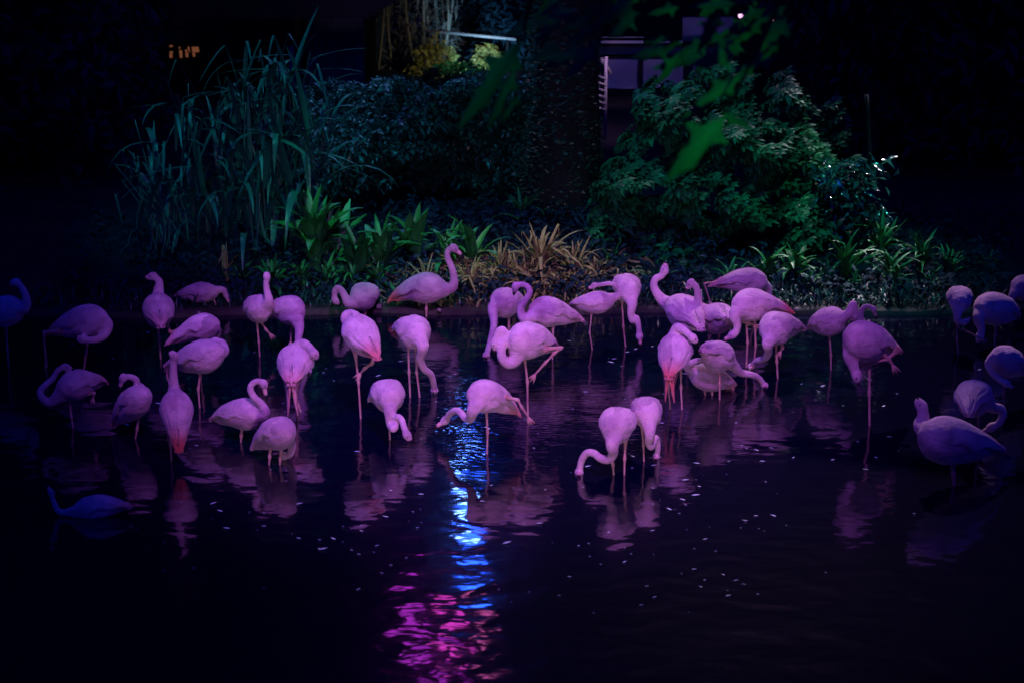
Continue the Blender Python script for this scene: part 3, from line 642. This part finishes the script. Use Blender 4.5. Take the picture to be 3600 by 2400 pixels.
twig('hanging_twig', [(2800, -150, .1), (2700, 100, .05), (2600, 300, 0), (2545, 400, 0)], 5.8, 'blurred twig with the biggest bright green lobed leaf, right of centre', [(2560, 395, 2340, 668, .82, 1, .3, 0), (2540, 395, 2668, 470, .7, 2, -.3, .05), (2610, 260, 2395, 425, .6, 1, .2, .12), (2655, 230, 2560, 300, .8, 0, 0, .2)])
DL = []
for i in range(60):
    x = U(1880, 2800); y = U(-60, 215)
    if 2110 < x < 2330 and y > 60: y = U(-60, 60)
    a = U(1.9, 3.6); L = U(90, 190); DL.append((x, y, x+L*math.cos(a), y+L*abs(math.sin(a)), U(.7, 1.2), R0.choice((0, 1, 2)), U(-1, 1), U(-.3, .6)))
twig('hanging_twig', [(2900, -160, 0), (2500, -40, .1), (2150, -20, .3), (1900, -60, .2)], 6.6, 'dark leafy branch across the top right against the violet pavilion', DL)
lamp('SPOT', 'leaf_green_lamp', (.35, 2.4, 2.6), W(2490, 500, 5.8), (.06, 1.0, .38), 135, .03, 8.5)
lamp('SPOT', 'leaf_teal_lamp', (-.2, 2.4, 2.6), W(1730, 370, 5.8), (.04, .9, .6), 42, .03, 8)
# ------------------------------------------------------------------ bits floating on the pond
FB = [to_mesh('floating_bit', leaflet_geo(1, U(.3, .6), 0, -.1, 3), M['bit']) for _ in range(3)]
for i in range(240):
    r = R0.random()
    if r < .40: px, py = R0.gauss(2350, 380), U(1560, 2160)
    elif r < .65: px, py = R0.gauss(1150, 330), U(1650, 2080)
    else: px, py = U(150, 3450), U(1120, 1600)
    if not 60 < px < 3540: continue
    p = G(px, py, .004); s = R0.choice((.012, .016, .022, .03, .05))*U(.8, 1.2)
    o = inst('floating_bit', R0.choice(FB), None, p, (0, U(-.15, .0), U(-.6, .6)+R0.choice((0, math.pi))), s)
    tag(o, 'pale bit of leaf or feather floating on the black water', 'debris', 'bits floating on the dark pond')
# ------------------------------------------------------------------ flamingos
def sm(t, a, b):
    t = max(0, min(1, (t-a)/(b-a))); return t*t*(3-2*t)
BIRDN = 0
def flamingo(label, C, A, B, R, foot, legs=(), neck=None, beak=None, dip=False, sa=-1, red=.5, wing=1.0, folded=None, tail=1.0):
    """C centre, A chest, B tail tip in photo pixels (third value = metres away from the feet, else solved from a flamingo's real
    length), R half depth of the body in pixels, foot = where the standing leg meets the water"""
    global BIRDN; BIRDN += 1; rnd = random.Random(BIRDN*17)
    F0 = G(*foot); Y = F0.y; ppm = FPX/((F0-CAM).dot(FW))
    Rm = R/ppm; s = Rm/.135
    def P(q, d=0.0):
        if len(q) > 2: d = q[2]
        return W(q[0], q[1], Y+d)
    def solve(q, ln, sg):
        if len(q) > 2: return P(q)
        px = math.hypot(q[0]-C[0], q[1]-C[1])/ppm; d = math.sqrt(max(0, (ln*s)**2-px*px))
        return P(q, sg*d)
    Cw = P(C); Aw = solve(A, .20, sa); Bw = solve(B, .36, -sa); dA = Aw.y-Y
    root = thing('flamingo', (F0.x, Y, 0), label, 'flamingo', 'flamingos wading in the dark pond')
    t0 = .40; Q = (Cw-Aw*(1-t0)**2-Bw*t0*t0)/(2*t0*(1-t0))
    def sp(t): return Aw*(1-t)**2+Q*2*t*(1-t)+Bw*t*t
    def tan(t): return ((Q-Aw)*(1-t)+(Bw-Q)*t).normalized()
    def rad(t):
        if t < t0: return Rm*math.sqrt(max(0, 1-((t0-t)/t0)**2.1))
        k = (t-t0)/(1-t0); return Rm*max(.05, (1-k**1.75)**.95*(1-.12*k))
    fr = {}
    def frame(t):
        T = tan(t); Z = Vector((0, 0, 1)); U = Z-T*Z.dot(T)
        if U.length < .25: U = U + Vector((0, 1, 0))*(.25-U.length)*(1 if T.z > 0 else -1)*1.0; U = U-T*U.dot(T)
        U.normalize(); return T, U, T.cross(U)
    def S(t, v, off=0): # v: 0 top, +-pi bottom
        T, U, Wd = frame(t); r = rad(t)
        low = 1.0+.05*math.cos(v-math.pi)
        return sp(t)+U*math.cos(v)*(r*low+off)+Wd*math.sin(v)*(r*.90+off)
    # body
    NU, NV = 26, 20; vs, fs = [], []
    for i in range(NU+1):
        t = .002+.996*i/NU
        if i < 6: t = t0*(1-math.cos((i/NU/ t0)*math.pi/2*1.0)) if i/NU < t0 else t
        for k in range(NV): vs.append(S(max(.004, t), 2*math.pi*k/NV))
    for i in range(NU):
        for k in range(NV): a = i*NV+k; b = i*NV+(k+1) % NV; fs.append((a, b, b+NV, a+NV))
    fs.append(tuple(range(NV-1, -1, -1))); fs.append(tuple(range(NU*NV, (NU+1)*NV)))
    geos = [(vs, fs)]
    headP = None
    if neck:
        n = len(neck); pts = []
        dT = dA
        if dip: dT = G(neck[-1][0], dip if dip > 1 else neck[-1][1], .0).y-Y
        for i, q in enumerate(neck):
            if len(q) > 2: d = q[2]
            else: d = dA+(dT-dA)*(i/max(1, n-1)) if dip else dA
            pts.append(P(q, d))
        start = Aw.lerp(Cw, .55)
        path = catmull([start]+pts, 7); acc = 0; rr = []
        tot = sum((path[i+1]-path[i]).length for i in range(len(path)-1)); d0 = (path[7]-path[0]).length
        for i, p in enumerate(path):
            if i: acc += (p-path[i-1]).length
            k = acc/tot
            r = s*(.0345-.010*k)+Rm*.42*math.exp(-max(0, acc-d0*.3)/(.085*s)) 
            rr.append(min(r, Rm*.62))
        geos.append(tube_geo(path, rr, 12))
        hd = (path[-1]-path[-4]).normalized(); hp = path[-1]; headP = hp
        if beak is None: bt = hp+(hd+Vector((0, 0, -.35))).normalized()*.12*s
        else:
            bt = P(beak, (G(beak[0], beak[1]+(34 if dip > 1 else 0), .0).y-Y) if (dip and len(beak) < 3) else (pts[-1].y-Y))
            if (bt-hp).length > .17*s: bt = hp+(bt-hp).normalized()*.17*s
        bd = (bt-hp).normalized()
        # head: an egg with its long axis towards the beak
        hpth = [hp-bd*.045*s, hp-bd*.028*s, hp-bd*.005*s, hp+bd*.018*s, hp+bd*.038*s, hp+bd*.052*s]
        geos.append(tube_geo(hpth, [q*s for q in (.010, .029, .0365, .034, .024, .015)], 12))
    V, Fc = join_geo(geos)
    tmp = mesh_obj('tmp', V, Fc, None)
    md = tmp.modifiers.new('r', 'REMESH'); md.mode = 'VOXEL'; md.voxel_size = .0095*max(.9, s)
    ms = tmp.modifiers.new('s', 'SMOOTH'); ms.iterations = 5; ms.factor = .6
    me = bpy.data.meshes.new_from_object(tmp.evaluated_get(bpy.context.evaluated_depsgraph_get()))
    bpy.data.objects.remove(tmp)
    ax = (Bw-Aw).normalized(); axl = (Bw-Aw).length; seed = rnd.uniform(0, 50)
    import numpy as np
    nv = len(me.vertices); co = np.empty(nv*3); me.vertices.foreach_get('co', co); co = co.reshape(-1, 3)
    nrm = np.empty(nv*3); me.vertices.foreach_get('normal', nrm); nrm = nrm.reshape(-1, 3)
    T, U, Wd = frame(.6); tone = np.zeros(nv)
    for i in range(nv):
        p = Vector(co[i]); l = (p-Aw).dot(ax)/axl; u = (p-Cw).dot(U); ww = (p-Cw).dot(Wd)
        inb = 1-sm((p-sp(min(1, max(0, l)))).length, rad(min(.97, max(.03, l)))*1.05, rad(min(.97, max(.03, l)))*1.35+.01)
        f = noise.noise(Vector((l*3.2+seed, u*16/s, ww*16/s)))*.0085 + noise.noise(Vector((l*8+seed, u*45/s, ww*45/s)))*.0035
        co[i] += nrm[i]*f*inb*s
        tone[i] = red*(sm(l, .60, .95)*.85)*inb + .05 + .10*red*max(0, noise.noise(p*9+Vector((seed, 0, 0))))
    me.vertices.foreach_set('co', co.reshape(-1)); org = Vector(root.location)
    me.transform(Matrix.Translation(-org)); me.update()
    at = me.attributes.new('tone', 'FLOAT', 'POINT'); at.data.foreach_set('value', tone)
    me.polygons.foreach_set('use_smooth', [True]*len(me.polygons)); me.materials.clear(); me.materials.append(M['plume']); me.name = 'body'
    link(bpy.data.objects.new('body', me), root)
    def toned(o, f):
        at = o.data.attributes.new('tone', 'FLOAT', 'POINT'); at.data.foreach_set('value', [f(v.co+org) for v in o.data.vertices]); return o
    # wings: folded shells lying on the body, lower edge standing proud, ending in long feathers
    for sd in (-1, 1):
        vs, fs = [], []; NA, NB = 26, 18
        for i in range(NA+1):
            t = .13+(.99-.13)*i/NA
            for k in range(NB+1):
                q = k/NB
                vmax = math.radians(104-18*(i/NA)+7*math.sin(i*.55+seed)); v = vmax*q
                edge = sm(i/NA, 0, .40)*sm(q, 0, .55)
                off = -.0015-.006*(1-sm(i/NA, 0, .15))+.0165*wing*edge*s
                rows = q*5+.35*math.sin(i/NA*3)   # overlapping rows of long coverts
                off += .0075*s*wing*edge*(1-(rows % 1.0))*sm(i/NA, .25, .7)
                off += .006*noise.noise(Vector((i*.16+seed, q*9, sd)))*edge
                if q > .93: off -= .012*(q-.93)/.07
                vs.append(S(t, sd*v, off))
        for i in range(NA):
            for k in range(NB): a = i*(NB+1)+k; fs.append((a, a+1, a+NB+2, a+NB+1))
        g = (vs, fs)
        # long feathers
        fe = []
        for k in range(5):
            v = sd*math.radians(16+17*k+rnd.uniform(-4, 4)); tb = .66-.02*k; dr = max(0, wing-1)
            p0, p1 = S(tb, v, -.006*s), S(.82, v*.92, .011*s)
            p2 = S(.93, v*.8, .010*s)+Vector((0, 0, -.05*dr*k*s))
            p3 = Bw+tan(.95)*(.012-.02*k+rnd.uniform(-.012, .012))*s+Wd*sd*(.006+.008*k)*s+Vector((0, 0, (-.004-.11*dr)*k*s))
            pth = catmull([p0, p1, p2, p3], 3); out = (p1-sp(tb)).normalized()
            fv, ff = [], []
            for i, p in enumerate(pth):
                tt = i/(len(pth)-1); tg = (pth[min(i+1, len(pth)-1)]-pth[max(0, i-1)]).normalized(); sdv = tg.cross(out).normalized()
                ww = .023*s*math.sin(math.pi*min(.97, .18+.79*tt))**.7
                fv += [p-sdv*ww-out*.003, p+out*.002, p+sdv*ww-out*.003, p-out*.006]
            for i in range(len(pth)-1):
                q = 4*i
                for j in range(4): fs2 = (q+j, q+(j+1) % 4, q+4+(j+1) % 4, q+4+j); ff.append(fs2)
            fe.append((fv, ff))
        o = part('wing', join_geo([g]+fe), M['plume'], root)
        toned(o, lambda p: .04+red*sm((p-Aw).dot(ax)/axl, .64, 1.0)*.9)
    # tail
    fe = []; T, U, Wd = frame(.93)
    for k in range(5):
        a = (k-2)*.20; d = (T+Wd*a).normalized(); p0 = sp(.86)+U*.01*s; L = .085*s*tail
        pts = [p0, p0+d*L*.5, p0+d*L+Vector((0, 0, -.02*s))]; fv, ff = [], []; pth = catmull(pts, 3)
        for i, p in enumerate(pth):
            tt = i/(len(pth)-1); ww = .017*s*math.sin(math.pi*min(.96, .3+.66*tt))**.6; sv = d.cross(U).normalized()
            fv += [p-sv*ww, p+U*.003, p+sv*ww, p-U*.003]
        for i in range(len(pth)-1):
            q = 4*i
            for j in range(4): ff.append((q+j, q+(j+1) % 4, q+4+(j+1) % 4, q+4+j))
        fe.append((fv, ff))
    toned(part('tail', join_geo(fe), M['plume'], root), lambda p: red*.8)
    # beak, eyes
    if neck:
        mid = hp.lerp(bt, .58)+Vector((0, 0, .010*s)); st = hp+bd*.035*s
        bp_ = catmull([st, mid, bt], 5); n = len(bp_); cut = int(n*.62)
        rb = [s*(.0195-.006*i/(n-1)-.010*max(0, i/(n-1)-.75)*4) for i in range(n)]
        b = part('beak', tube_geo(bp_[:cut+1], rb[:cut+1], 10), M['beak'], root)
        part('beak_tip', tube_geo(bp_[cut:], [q*1.01 for q in rb[cut:]], 10), M['tip'], root, b)
        sd = bd.cross(Vector((0, 0, 1)))
        if sd.length < .1: sd = Vector((1, 0, 0))
        sd.normalize(); upv = sd.cross(bd).normalized()
        if upv.z < 0: upv = -upv
        for q in (-1, 1): part('eye', ball_geo(hp+bd*.012*s+upv*.012*s+sd*q*.0325*s, .0052*s, 8, 5), M['eye'], root)
    # legs
    for lg in legs:
        pts = [P(q) for q in lg]
        stand = abs(lg[-1][1]-foot[1]) < 45 and pts[-1].z < .16
        hip = pts[0]; up = (hip-pts[1]).normalized() if len(pts) > 1 else Vector((0, 0, 1))
        pth = [hip+up*.06*s]+pts
        if stand: pth.append(pth[-1]+(pth[-1]-pth[-2]).normalized()*.05+Vector((0, 0, -.22)))
        P2 = []; RR = []
        for i in range(len(pth)-1):
            for k in range(8):
                tt = k/8; P2.append(pth[i].lerp(pth[i+1], tt)); RR.append((i, tt))
        P2.append(pth[-1]); RR.append((len(pth)-1, 0))
        rad2 = []; d = 0
        for j, (i, tt) in enumerate(RR):
            if j: d += (P2[j]-P2[j-1]).length
            r = .0074*s+.028*s*math.exp(-d/(.045*s))
            near = min([1]+[(P2[j]-q).length for q in pts[1:-1]])
            r += .0062*s*math.exp(-(near/(.020*s))**2); rad2.append(r)
        l = part('leg', tube_geo(P2, rad2, 8), M['leg'], root)
        if not stand and len(pts) > 1:
            e = pts[-1]; dd = (pts[-1]-pts[-2]).normalized(); tv, tf = [], []
            g = []
            for a in (-.45, 0, .45):
                sv = dd.cross(Vector((0, 1, 0))).normalized() if abs(dd.y) < .9 else Vector((1, 0, 0))
                d3 = (dd*math.cos(a)+sv*math.sin(a)+Vector((0, -.2*a, -.25))).normalized()
                g.append(tube_geo([e, e+d3*.035*s, e+d3*.07*s], [.008*s, .009*s, .003*s], 6))
            part('foot', join_geo(g), M['leg'], root, l)
    return root
#   c = centre of bulk, a = chest end, b = tail end
flamingo('barely lit dark blue flamingo cut by the left edge of the photo', (18, 1092), (78, 1085), (-70, 1115), 55, (31, 1290), [[(22, 1150), (26, 1230), (31, 1290)]], neck=[(88, 1080), (92, 1045), (74, 1008), (55, 992)], beak=(30, 1000), red=.2)
flamingo('blue flamingo with one leg stretched back behind its tail, far left by the muddy edge', (300, 1128), (368, 1125), (160, 1180), 60, (295, 1296), [[(308, 1195), (303, 1240), (295, 1296)], [(185, 1165), (153, 1166), (163, 1285), (151, 1335)]], neck=[(374, 1140, -.08), (366, 1178, -.13), (330, 1195, -.15), (292, 1193, -.14)], beak=(262, 1188), red=.7)
flamingo('dark blue flamingo with its neck looped low at the left and a foot tucked up', (268, 1350), (205, 1385), (376, 1347), 54, (258, 1505), [[(245, 1412), (250, 1460), (258, 1505)], [(310, 1385), (332, 1380), (328, 1398)]], neck=[(180, 1412, -.05), (150, 1400, -.07), (142, 1375, -.07), (160, 1352, -.05), (184, 1332, -.03), (205, 1300, -.02), (232, 1290, 0)], beak=(262, 1305), red=.5)
flamingo('round violet flamingo seen from behind, its neck turned to the left above the back', (557, 1090), (556, 1055), (566, 1150), 58, (565, 1262), [[(556, 1140), (560, 1192), (565, 1262)], [(590, 1145), (598, 1168), (612, 1163)]], neck=[(557, 1030), (560, 995), (553, 982), (536, 971)], beak=(503, 985), sa=1, red=.3)
flamingo('low flamingo on the mud with its head down and pointed tail to the left', (705, 1028), (768, 1030), (612, 1045), 38, (752, 1096), [[(745, 1030), (755, 1062), (764, 1088)]], neck=[(782, 1018), (795, 1040)], beak=(808, 1076), red=.2)
flamingo('flamingo with neck held straight up, standing half hidden behind a drooping one', (908, 1084), (935, 1085), (885, 1105), 51, (913, 1252), [[(903, 1130), (910, 1202), (913, 1252)], [(921, 1135), (936, 1160), (948, 1172)]], neck=[(944, 1060), (938, 1020), (936, 995), (938, 972)], beak=(943, 1010), sa=-1, red=.1)
flamingo('flamingo with thick neck hanging straight down behind the ruffled one', (1018, 1088), (1050, 1105), (932, 1098), 52, (1022, 1268), [[(1028, 1130), (1024, 1170), (1022, 1200)]], neck=[(1052, 1150), (1049, 1200), (1062, 1260), (1084, 1305)], beak=(1090, 1348), dip=True, red=.1)
flamingo('flamingo standing directly behind another, both tails pointing down left', (708, 1148), (762, 1150), (583, 1212), 48, (706, 1330), [[(706, 1190), (706, 1250), (706, 1300)]], neck=[(764, 1160, .1), (758, 1190, .14), (745, 1215, .15)], sa=-1, red=.35)
flamingo('plump flamingo with drooping left wing, in front of its twin pair mate', (712, 1250), (775, 1235), (580, 1290), 60, (702, 1432), [[(704, 1312), (697, 1367), (702, 1432)]], neck=[(786, 1235, .06), (780, 1205, .12), (755, 1200, .15)], sa=-1, red=.25, wing=1.3)
flamingo('flamingo seen from behind with a straight raised neck and bright red tail tip', (620, 1438), (614, 1392), (629, 1588), 60, (603, 1617), [[(593, 1505), (599, 1560), (603, 1617)]], neck=[(612, 1370), (610, 1325), (610, 1275), (613, 1250)], beak=(596, 1235), sa=1, red=1.0)
flamingo('small violet flamingo with its neck curled in a ring over its back', (474, 1412), (512, 1385), (395, 1500), 55, (476, 1541), [[(486, 1472), (482, 1508), (476, 1541)]], neck=[(498, 1368, .08), (482, 1352, .06), (478, 1334, .04), (455, 1323, .02), (432, 1328, 0)], beak=(418, 1378), red=.4)
flamingo('flamingo showing its curved neck, face and black bill tip clearly in profile', (855, 1452), (918, 1468), (740, 1478), 57, (847, 1553), [[(850, 1510), (848, 1530), (847, 1553)]], neck=[(930, 1452), (918, 1420), (894, 1396), (880, 1368), (888, 1347), (908, 1339), (927, 1349)], beak=(938, 1412), red=.25)
flamingo('bright flamingo with two short legs in the water, tail low on the left', (978, 1520), (1012, 1525), (886, 1582), 60, (946, 1632), [[(950, 1580), (948, 1605), (946, 1632)], [(988, 1585), (985, 1610), (984, 1634)]], neck=[(1024, 1560, .05), (1020, 1595, .08), (1000, 1602, .12)], red=.15)
flamingo('ruffled flamingo with both wings hanging and its bill folded to the right', (1040, 1272), (1050, 1225), (1022, 1352), 62, (1042, 1446), [[(1030, 1340), (1040, 1395), (1043, 1446)], [(1050, 1338), (1040, 1390), (1058, 1450)]], neck=[(1062, 1212, .02), (1088, 1222, -.04), (1105, 1242, -.08)], beak=(1118, 1268), sa=1, red=.4, wing=1.6)
flamingo('flamingo on the far edge with its neck folded in an S to the left', (1280, 1040), (1242, 1062), (1312, 1045), 50, (1283, 1114), [[(1283, 1092), (1283, 1100), (1283, 1114)]], neck=[(1228, 1066), (1214, 1045), (1200, 1020), (1186, 1012), (1176, 1026), (1178, 1055)], beak=(1196, 1080), red=.05)
flamingo('tall flamingo with a raised grey neck and ragged red tail against the dry plants', (1496, 1010), (1568, 1030), (1368, 1060), 55, (1499, 1113), [[(1499, 1058), (1499, 1087), (1499, 1113)]], neck=[(1588, 1012), (1596, 978), (1588, 940), (1574, 908), (1576, 880), (1596, 872)], beak=(1632, 912), red=1.0, tail=1.3)
flamingo('bright flamingo with its head tucked on top, one foot lifted under a red tail', (1264, 1172), (1235, 1130), (1328, 1262), 64, (1268, 1470), [[(1250, 1250), (1260, 1340), (1268, 1470)], [(1312, 1260), (1308, 1277), (1283, 1294), (1268, 1310)]], neck=[(1222, 1118, .1), (1236, 1106, .08), (1252, 1112, .02)], beak=(1262, 1130), sa=1, red=.7)
flamingo('flamingo on two long legs reaching its S-bent neck down to the water', (1455, 1165), (1476, 1190), (1382, 1157), 59, (1442, 1395), [[(1435, 1215), (1438, 1309), (1442, 1395)], [(1462, 1215), (1465, 1309), (1475, 1393)]], neck=[(1486, 1215), (1478, 1260), (1490, 1295), (1514, 1315), (1524, 1345), (1527, 1372)], beak=(1530, 1412), dip=True, red=.1)
flamingo('globe shaped flamingo drinking, neck doubled back beside a thin leg', (1364, 1388), (1370, 1415), (1300, 1410), 60, (1371, 1545), [[(1369, 1440), (1369, 1500), (1371, 1545)]], neck=[(1372, 1450), (1373, 1488), (1384, 1506, -.26), (1393, 1485, -.2), (1398, 1465, -.22), (1412, 1475, -.25), (1422, 1505, -.3), (1431, 1528, -.33)], beak=(1450, 1560, -.34), red=.1)
flamingo('brightest pink flamingo at the head of the blue light streak, neck stretched left', (1710, 1390), (1660, 1405), (1826, 1462), 60, (1712, 1594), [[(1710, 1445), (1714, 1518), (1712, 1594)], [(1800, 1400), (1820, 1405), (1834, 1430), (1858, 1466)]], neck=[(1663, 1440), (1655, 1470), (1638, 1470), (1620, 1450), (1602, 1442), (1582, 1453), (1566, 1476)], beak=(1523, 1514), dip=1548, red=.75)
flamingo('flamingo at the back whose long neck hangs straight down to the water', (1778, 1062), (1742, 1058), (1835, 1060), 54, (1789, 1190), [[(1789, 1112), (1789, 1150), (1789, 1190)]], neck=[(1734, 1085), (1737, 1135), (1730, 1175), (1718, 1222), (1710, 1250)], beak=(1699, 1279), dip=True, red=.1)
flamingo('flamingo with coiled neck and pointed tail, just above the bright one with red joint', (1928, 1094), (1870, 1095), (2052, 1130), 54, (1942, 1262), [[(1944, 1150), (1944, 1205), (1942, 1262)]], neck=[(1850, 1122), (1832, 1105), (1832, 1078), (1850, 1052), (1863, 1028), (1852, 1006), (1830, 1000), (1812, 1008)], beak=(1806, 1040), red=.25)
flamingo('glowing pink flamingo with ring shaped neck, one leg lifted under its tail', (1856, 1194), (1806, 1205), (1960, 1228), 66, (1856, 1485), [[(1844, 1255), (1854, 1340), (1856, 1485)], [(1940, 1225), (1976, 1222), (1948, 1242), (1917, 1275), (1882, 1314)]], neck=[(1812, 1262, -.1), (1786, 1276, -.12), (1764, 1254, -.13), (1766, 1215, -.12), (1776, 1186, -.1), (1770, 1160, -.09), (1752, 1166, -.09), (1742, 1205, -.1)], beak=(1737, 1250), red=.6)
flamingo('slender flamingo with its neck laid flat along its back, at the far edge', (2095, 1062), (2160, 1058), (2005, 1070), 40, (2082, 1228), [[(2080, 1098), (2073, 1168), (2082, 1228)]], neck=[(2178, 1035), (2170, 1010), (2148, 997), (2118, 1000), (2088, 1004)], beak=(2062, 1022), red=.2)
flamingo('flamingo whose neck doubles back in a knee before reaching the water', (2205, 1012), (2222, 1040), (2168, 985), 50, (2199, 1218), [[(2187, 1055), (2191, 1145), (2199, 1218)]], neck=[(2222, 1070), (2218, 1102), (2224, 1128), (2236, 1116), (2244, 1140), (2248, 1180)], beak=(2253, 1228), red=.05)
flamingo('blue violet flamingo stretching an S-shaped neck high above the others', (2402, 1096), (2358, 1070), (2468, 1160), 62, (2420, 1262), [[(2420, 1150), (2420, 1210), (2420, 1262)]], neck=[(2337, 1060), (2312, 1035), (2298, 1005), (2305, 980), (2326, 970), (2336, 950)], beak=(2342, 918), red=.1, sa=1)
flamingo('flamingo with hanging red-tipped wings, head folded to the right, right of centre', (2376, 1232), (2382, 1180), (2350, 1330), 60, (2378, 1438), [[(2348, 1290), (2350, 1360), (2356, 1425)], [(2394, 1285), (2394, 1360), (2398, 1445)]], neck=[(2380, 1160, .05), (2392, 1154, 0), (2414, 1168, -.06), (2436, 1188, -.1)], beak=(2458, 1215), sa=1, red=.8, wing=1.5)
flamingo('flamingo behind the tall-necked one, only its round back and hooked neck showing', (2522, 1118), (2478, 1110), (2560, 1120), 56, (2530, 1270), [[(2528, 1165), (2525, 1215), (2530, 1270)]], neck=[(2456, 1075, .05), (2455, 1040, .05), (2446, 1006, .05), (2428, 996, .05)], beak=(2408, 1030), red=.05, sa=1)
flamingo('flamingo with dark red tail pointing right, one foot held up below it', (2645, 1070), (2592, 1080), (2788, 1100), 59, (2640, 1290), [[(2624, 1130), (2628, 1202), (2624, 1285)], [(2653, 1125), (2657, 1214), (2651, 1280)], [(2618, 1130), (2632, 1135), (2646, 1140)]], neck=[(2582, 1105), (2592, 1140), (2588, 1168), (2576, 1176)], red=1.0)
flamingo('topmost flamingo of the right group, one leg bent back to the left', (2632, 985), (2690, 995), (2495, 1006), 46, (2650, 1125), [[(2524, 990), (2476, 997), (2496, 1060)], [(2640, 1025), (2645, 1080), (2650, 1125)]], neck=[(2700, 1010, .05), (2702, 1050, .05), (2698, 1090, .05)], red=.3)
flamingo('round flamingo facing left with its neck curving down left to the pond', (2730, 1152), (2708, 1180), (2828, 1158), 60, (2734, 1330), [[(2728, 1205), (2731, 1270), (2734, 1330)], [(2748, 1205), (2751, 1222), (2745, 1232)]], neck=[(2700, 1205), (2702, 1238), (2688, 1260), (2662, 1268), (2642, 1290)], beak=(2624, 1345), dip=True, red=.1)
flamingo('flamingo leaning right over its long neck, behind the preening pink one', (2524, 1250), (2568, 1262), (2470, 1240), 56, (2530, 1405), [[(2530, 1305), (2530, 1350), (2530, 1405)]], neck=[(2582, 1288), (2606, 1310), (2640, 1316), (2668, 1328), (2688, 1355)], beak=(2696, 1412), dip=True, red=.1, sa=1)
flamingo('pink flamingo preening its own back, tail fanned to the right, knee deep', (2488, 1325), (2430, 1305), (2582, 1355), 48, (2490, 1388), [[(2478, 1362), (2478, 1375), (2479, 1390)], [(2503, 1362), (2503, 1375), (2504, 1390)]], neck=[(2418, 1292, -.07), (2432, 1275, -.1), (2462, 1266, -.12), (2488, 1276, -.12)], beak=(2498, 1300), red=.35, wing=1.6)
flamingo('violet flamingo with a folded neck standing up like a handle, right side', (2918, 1128), (2965, 1125), (2842, 1155), 52, (2921, 1300), [[(2916, 1175), (2921, 1248), (2921, 1300)]], neck=[(2982, 1104), (2998, 1068), (3006, 1084), (3004, 1112)], beak=(2990, 1135), red=.1)
flamingo('flamingo mostly hidden at the right, only its hooked neck above a bigger bird', (3040, 1160, .3), (3030, 1150, .3), (3080, 1170, .3), 42, (3040, 1260), [], neck=[(3024, 1125, .3), (3030, 1090, .3), (3050, 1076, .3), (3072, 1088, .3)], beak=(3082, 1125), red=.05)
flamingo('big violet flamingo with one leg folded across its belly, right of the pond', (3042, 1200), (2998, 1180), (3164, 1238), 74, (3057, 1495), [[(3057, 1270), (3056, 1378), (3057, 1495)], [(3140, 1245), (3120, 1262), (3070, 1275), (3028, 1288)], [(3110, 1250), (3124, 1262), (3138, 1282)]], neck=[(2990, 1245, -.1), (3000, 1285, -.12), (3012, 1318, -.14)], beak=(3018, 1358, -.15), red=.25)
flamingo('plum coloured flamingo with its neck crossing the blue bird beside it', (3374, 1050), (3372, 1078), (3340, 1040), 46, (3369, 1244), [[(3364, 1105), (3364, 1187), (3369, 1244)], [(3366, 1110), (3368, 1150), (3452, 1191)]], neck=[(3366, 1105), (3368, 1130), (3392, 1132)], beak=(3422, 1115), red=.1)
flamingo('deep blue flamingo near the right edge of the far bank, head hanging down', (3496, 1084), (3440, 1080), (3580, 1116), 60, (3497, 1215), [[(3502, 1140), (3499, 1180), (3497, 1215)]], neck=[(3440, 1115), (3450, 1155), (3446, 1180)], beak=(3432, 1220), red=.2)
flamingo('almost black flamingo at the right edge behind the deep blue one', (3604, 1010), (3570, 1015), (3680, 1020), 46, (3610, 1130), [[(3606, 1055), (3608, 1090), (3610, 1130)]], neck=[(3560, 1040), (3556, 1075)], red=.1)
flamingo('dim blue flamingo cut by the right edge, neck curving down its left side', (3538, 1268), (3502, 1250), (3605, 1320), 54, (3530, 1440), [[(3532, 1320), (3530, 1380), (3530, 1440)]], neck=[(3483, 1275, -.04), (3490, 1308, -.06), (3512, 1332, -.08), (3535, 1345, -.1)], red=.1)
flamingo('indigo flamingo standing behind the large front right one, neck curled right', (3424, 1398), (3468, 1400), (3408, 1462), 66, (3440, 1600), [[(3440, 1455), (3440, 1530), (3440, 1600)]], neck=[(3490, 1432), (3514, 1434), (3526, 1458), (3510, 1488), (3486, 1500)], sa=1, red=.1)
flamingo('large violet flamingo nearest the camera at the right, tail sloping right', (3338, 1545), (3255, 1530), (3530, 1584), 86, (3354, 1705), [[(3350, 1632), (3352, 1670), (3354, 1705)]], neck=[(3240, 1500, .05), (3246, 1462, .1), (3240, 1428, .14)], beak=(3222, 1400, .16), red=.4)
flamingo('dim flamingo sitting low in the water at the lower left, neck raised', (335, 1782), (258, 1800), (462, 1782), 46, (330, 1812), [], neck=[(215, 1800), (190, 1765), (180, 1730)], beak=(164, 1706), red=.5)
flamingo('front pink flamingo of the close pair, its neck looping left into the water', (2170, 1492), (2158, 1520), (2214, 1480), 66, (2192, 1668), [[(2199, 1555), (2196, 1610), (2195, 1668)], [(2150, 1600), (2155, 1632), (2157, 1664)]], neck=[(2153, 1560), (2155, 1592), (2140, 1614), (2112, 1610), (2088, 1592), (2062, 1592), (2044, 1620), (2036, 1660)], beak=(2028, 1712), dip=True, red=.12)
flamingo('rear flamingo of the close pair, its folded neck hanging at the right', (2274, 1446), (2284, 1478), (2225, 1440), 56, (2264, 1620), [[(2257, 1500), (2262, 1565), (2264, 1620)]], neck=[(2284, 1520), (2280, 1552), (2290, 1570), (2300, 1545), (2308, 1540), (2313, 1575), (2308, 1605)], beak=(2298, 1640), dip=True, red=.1)
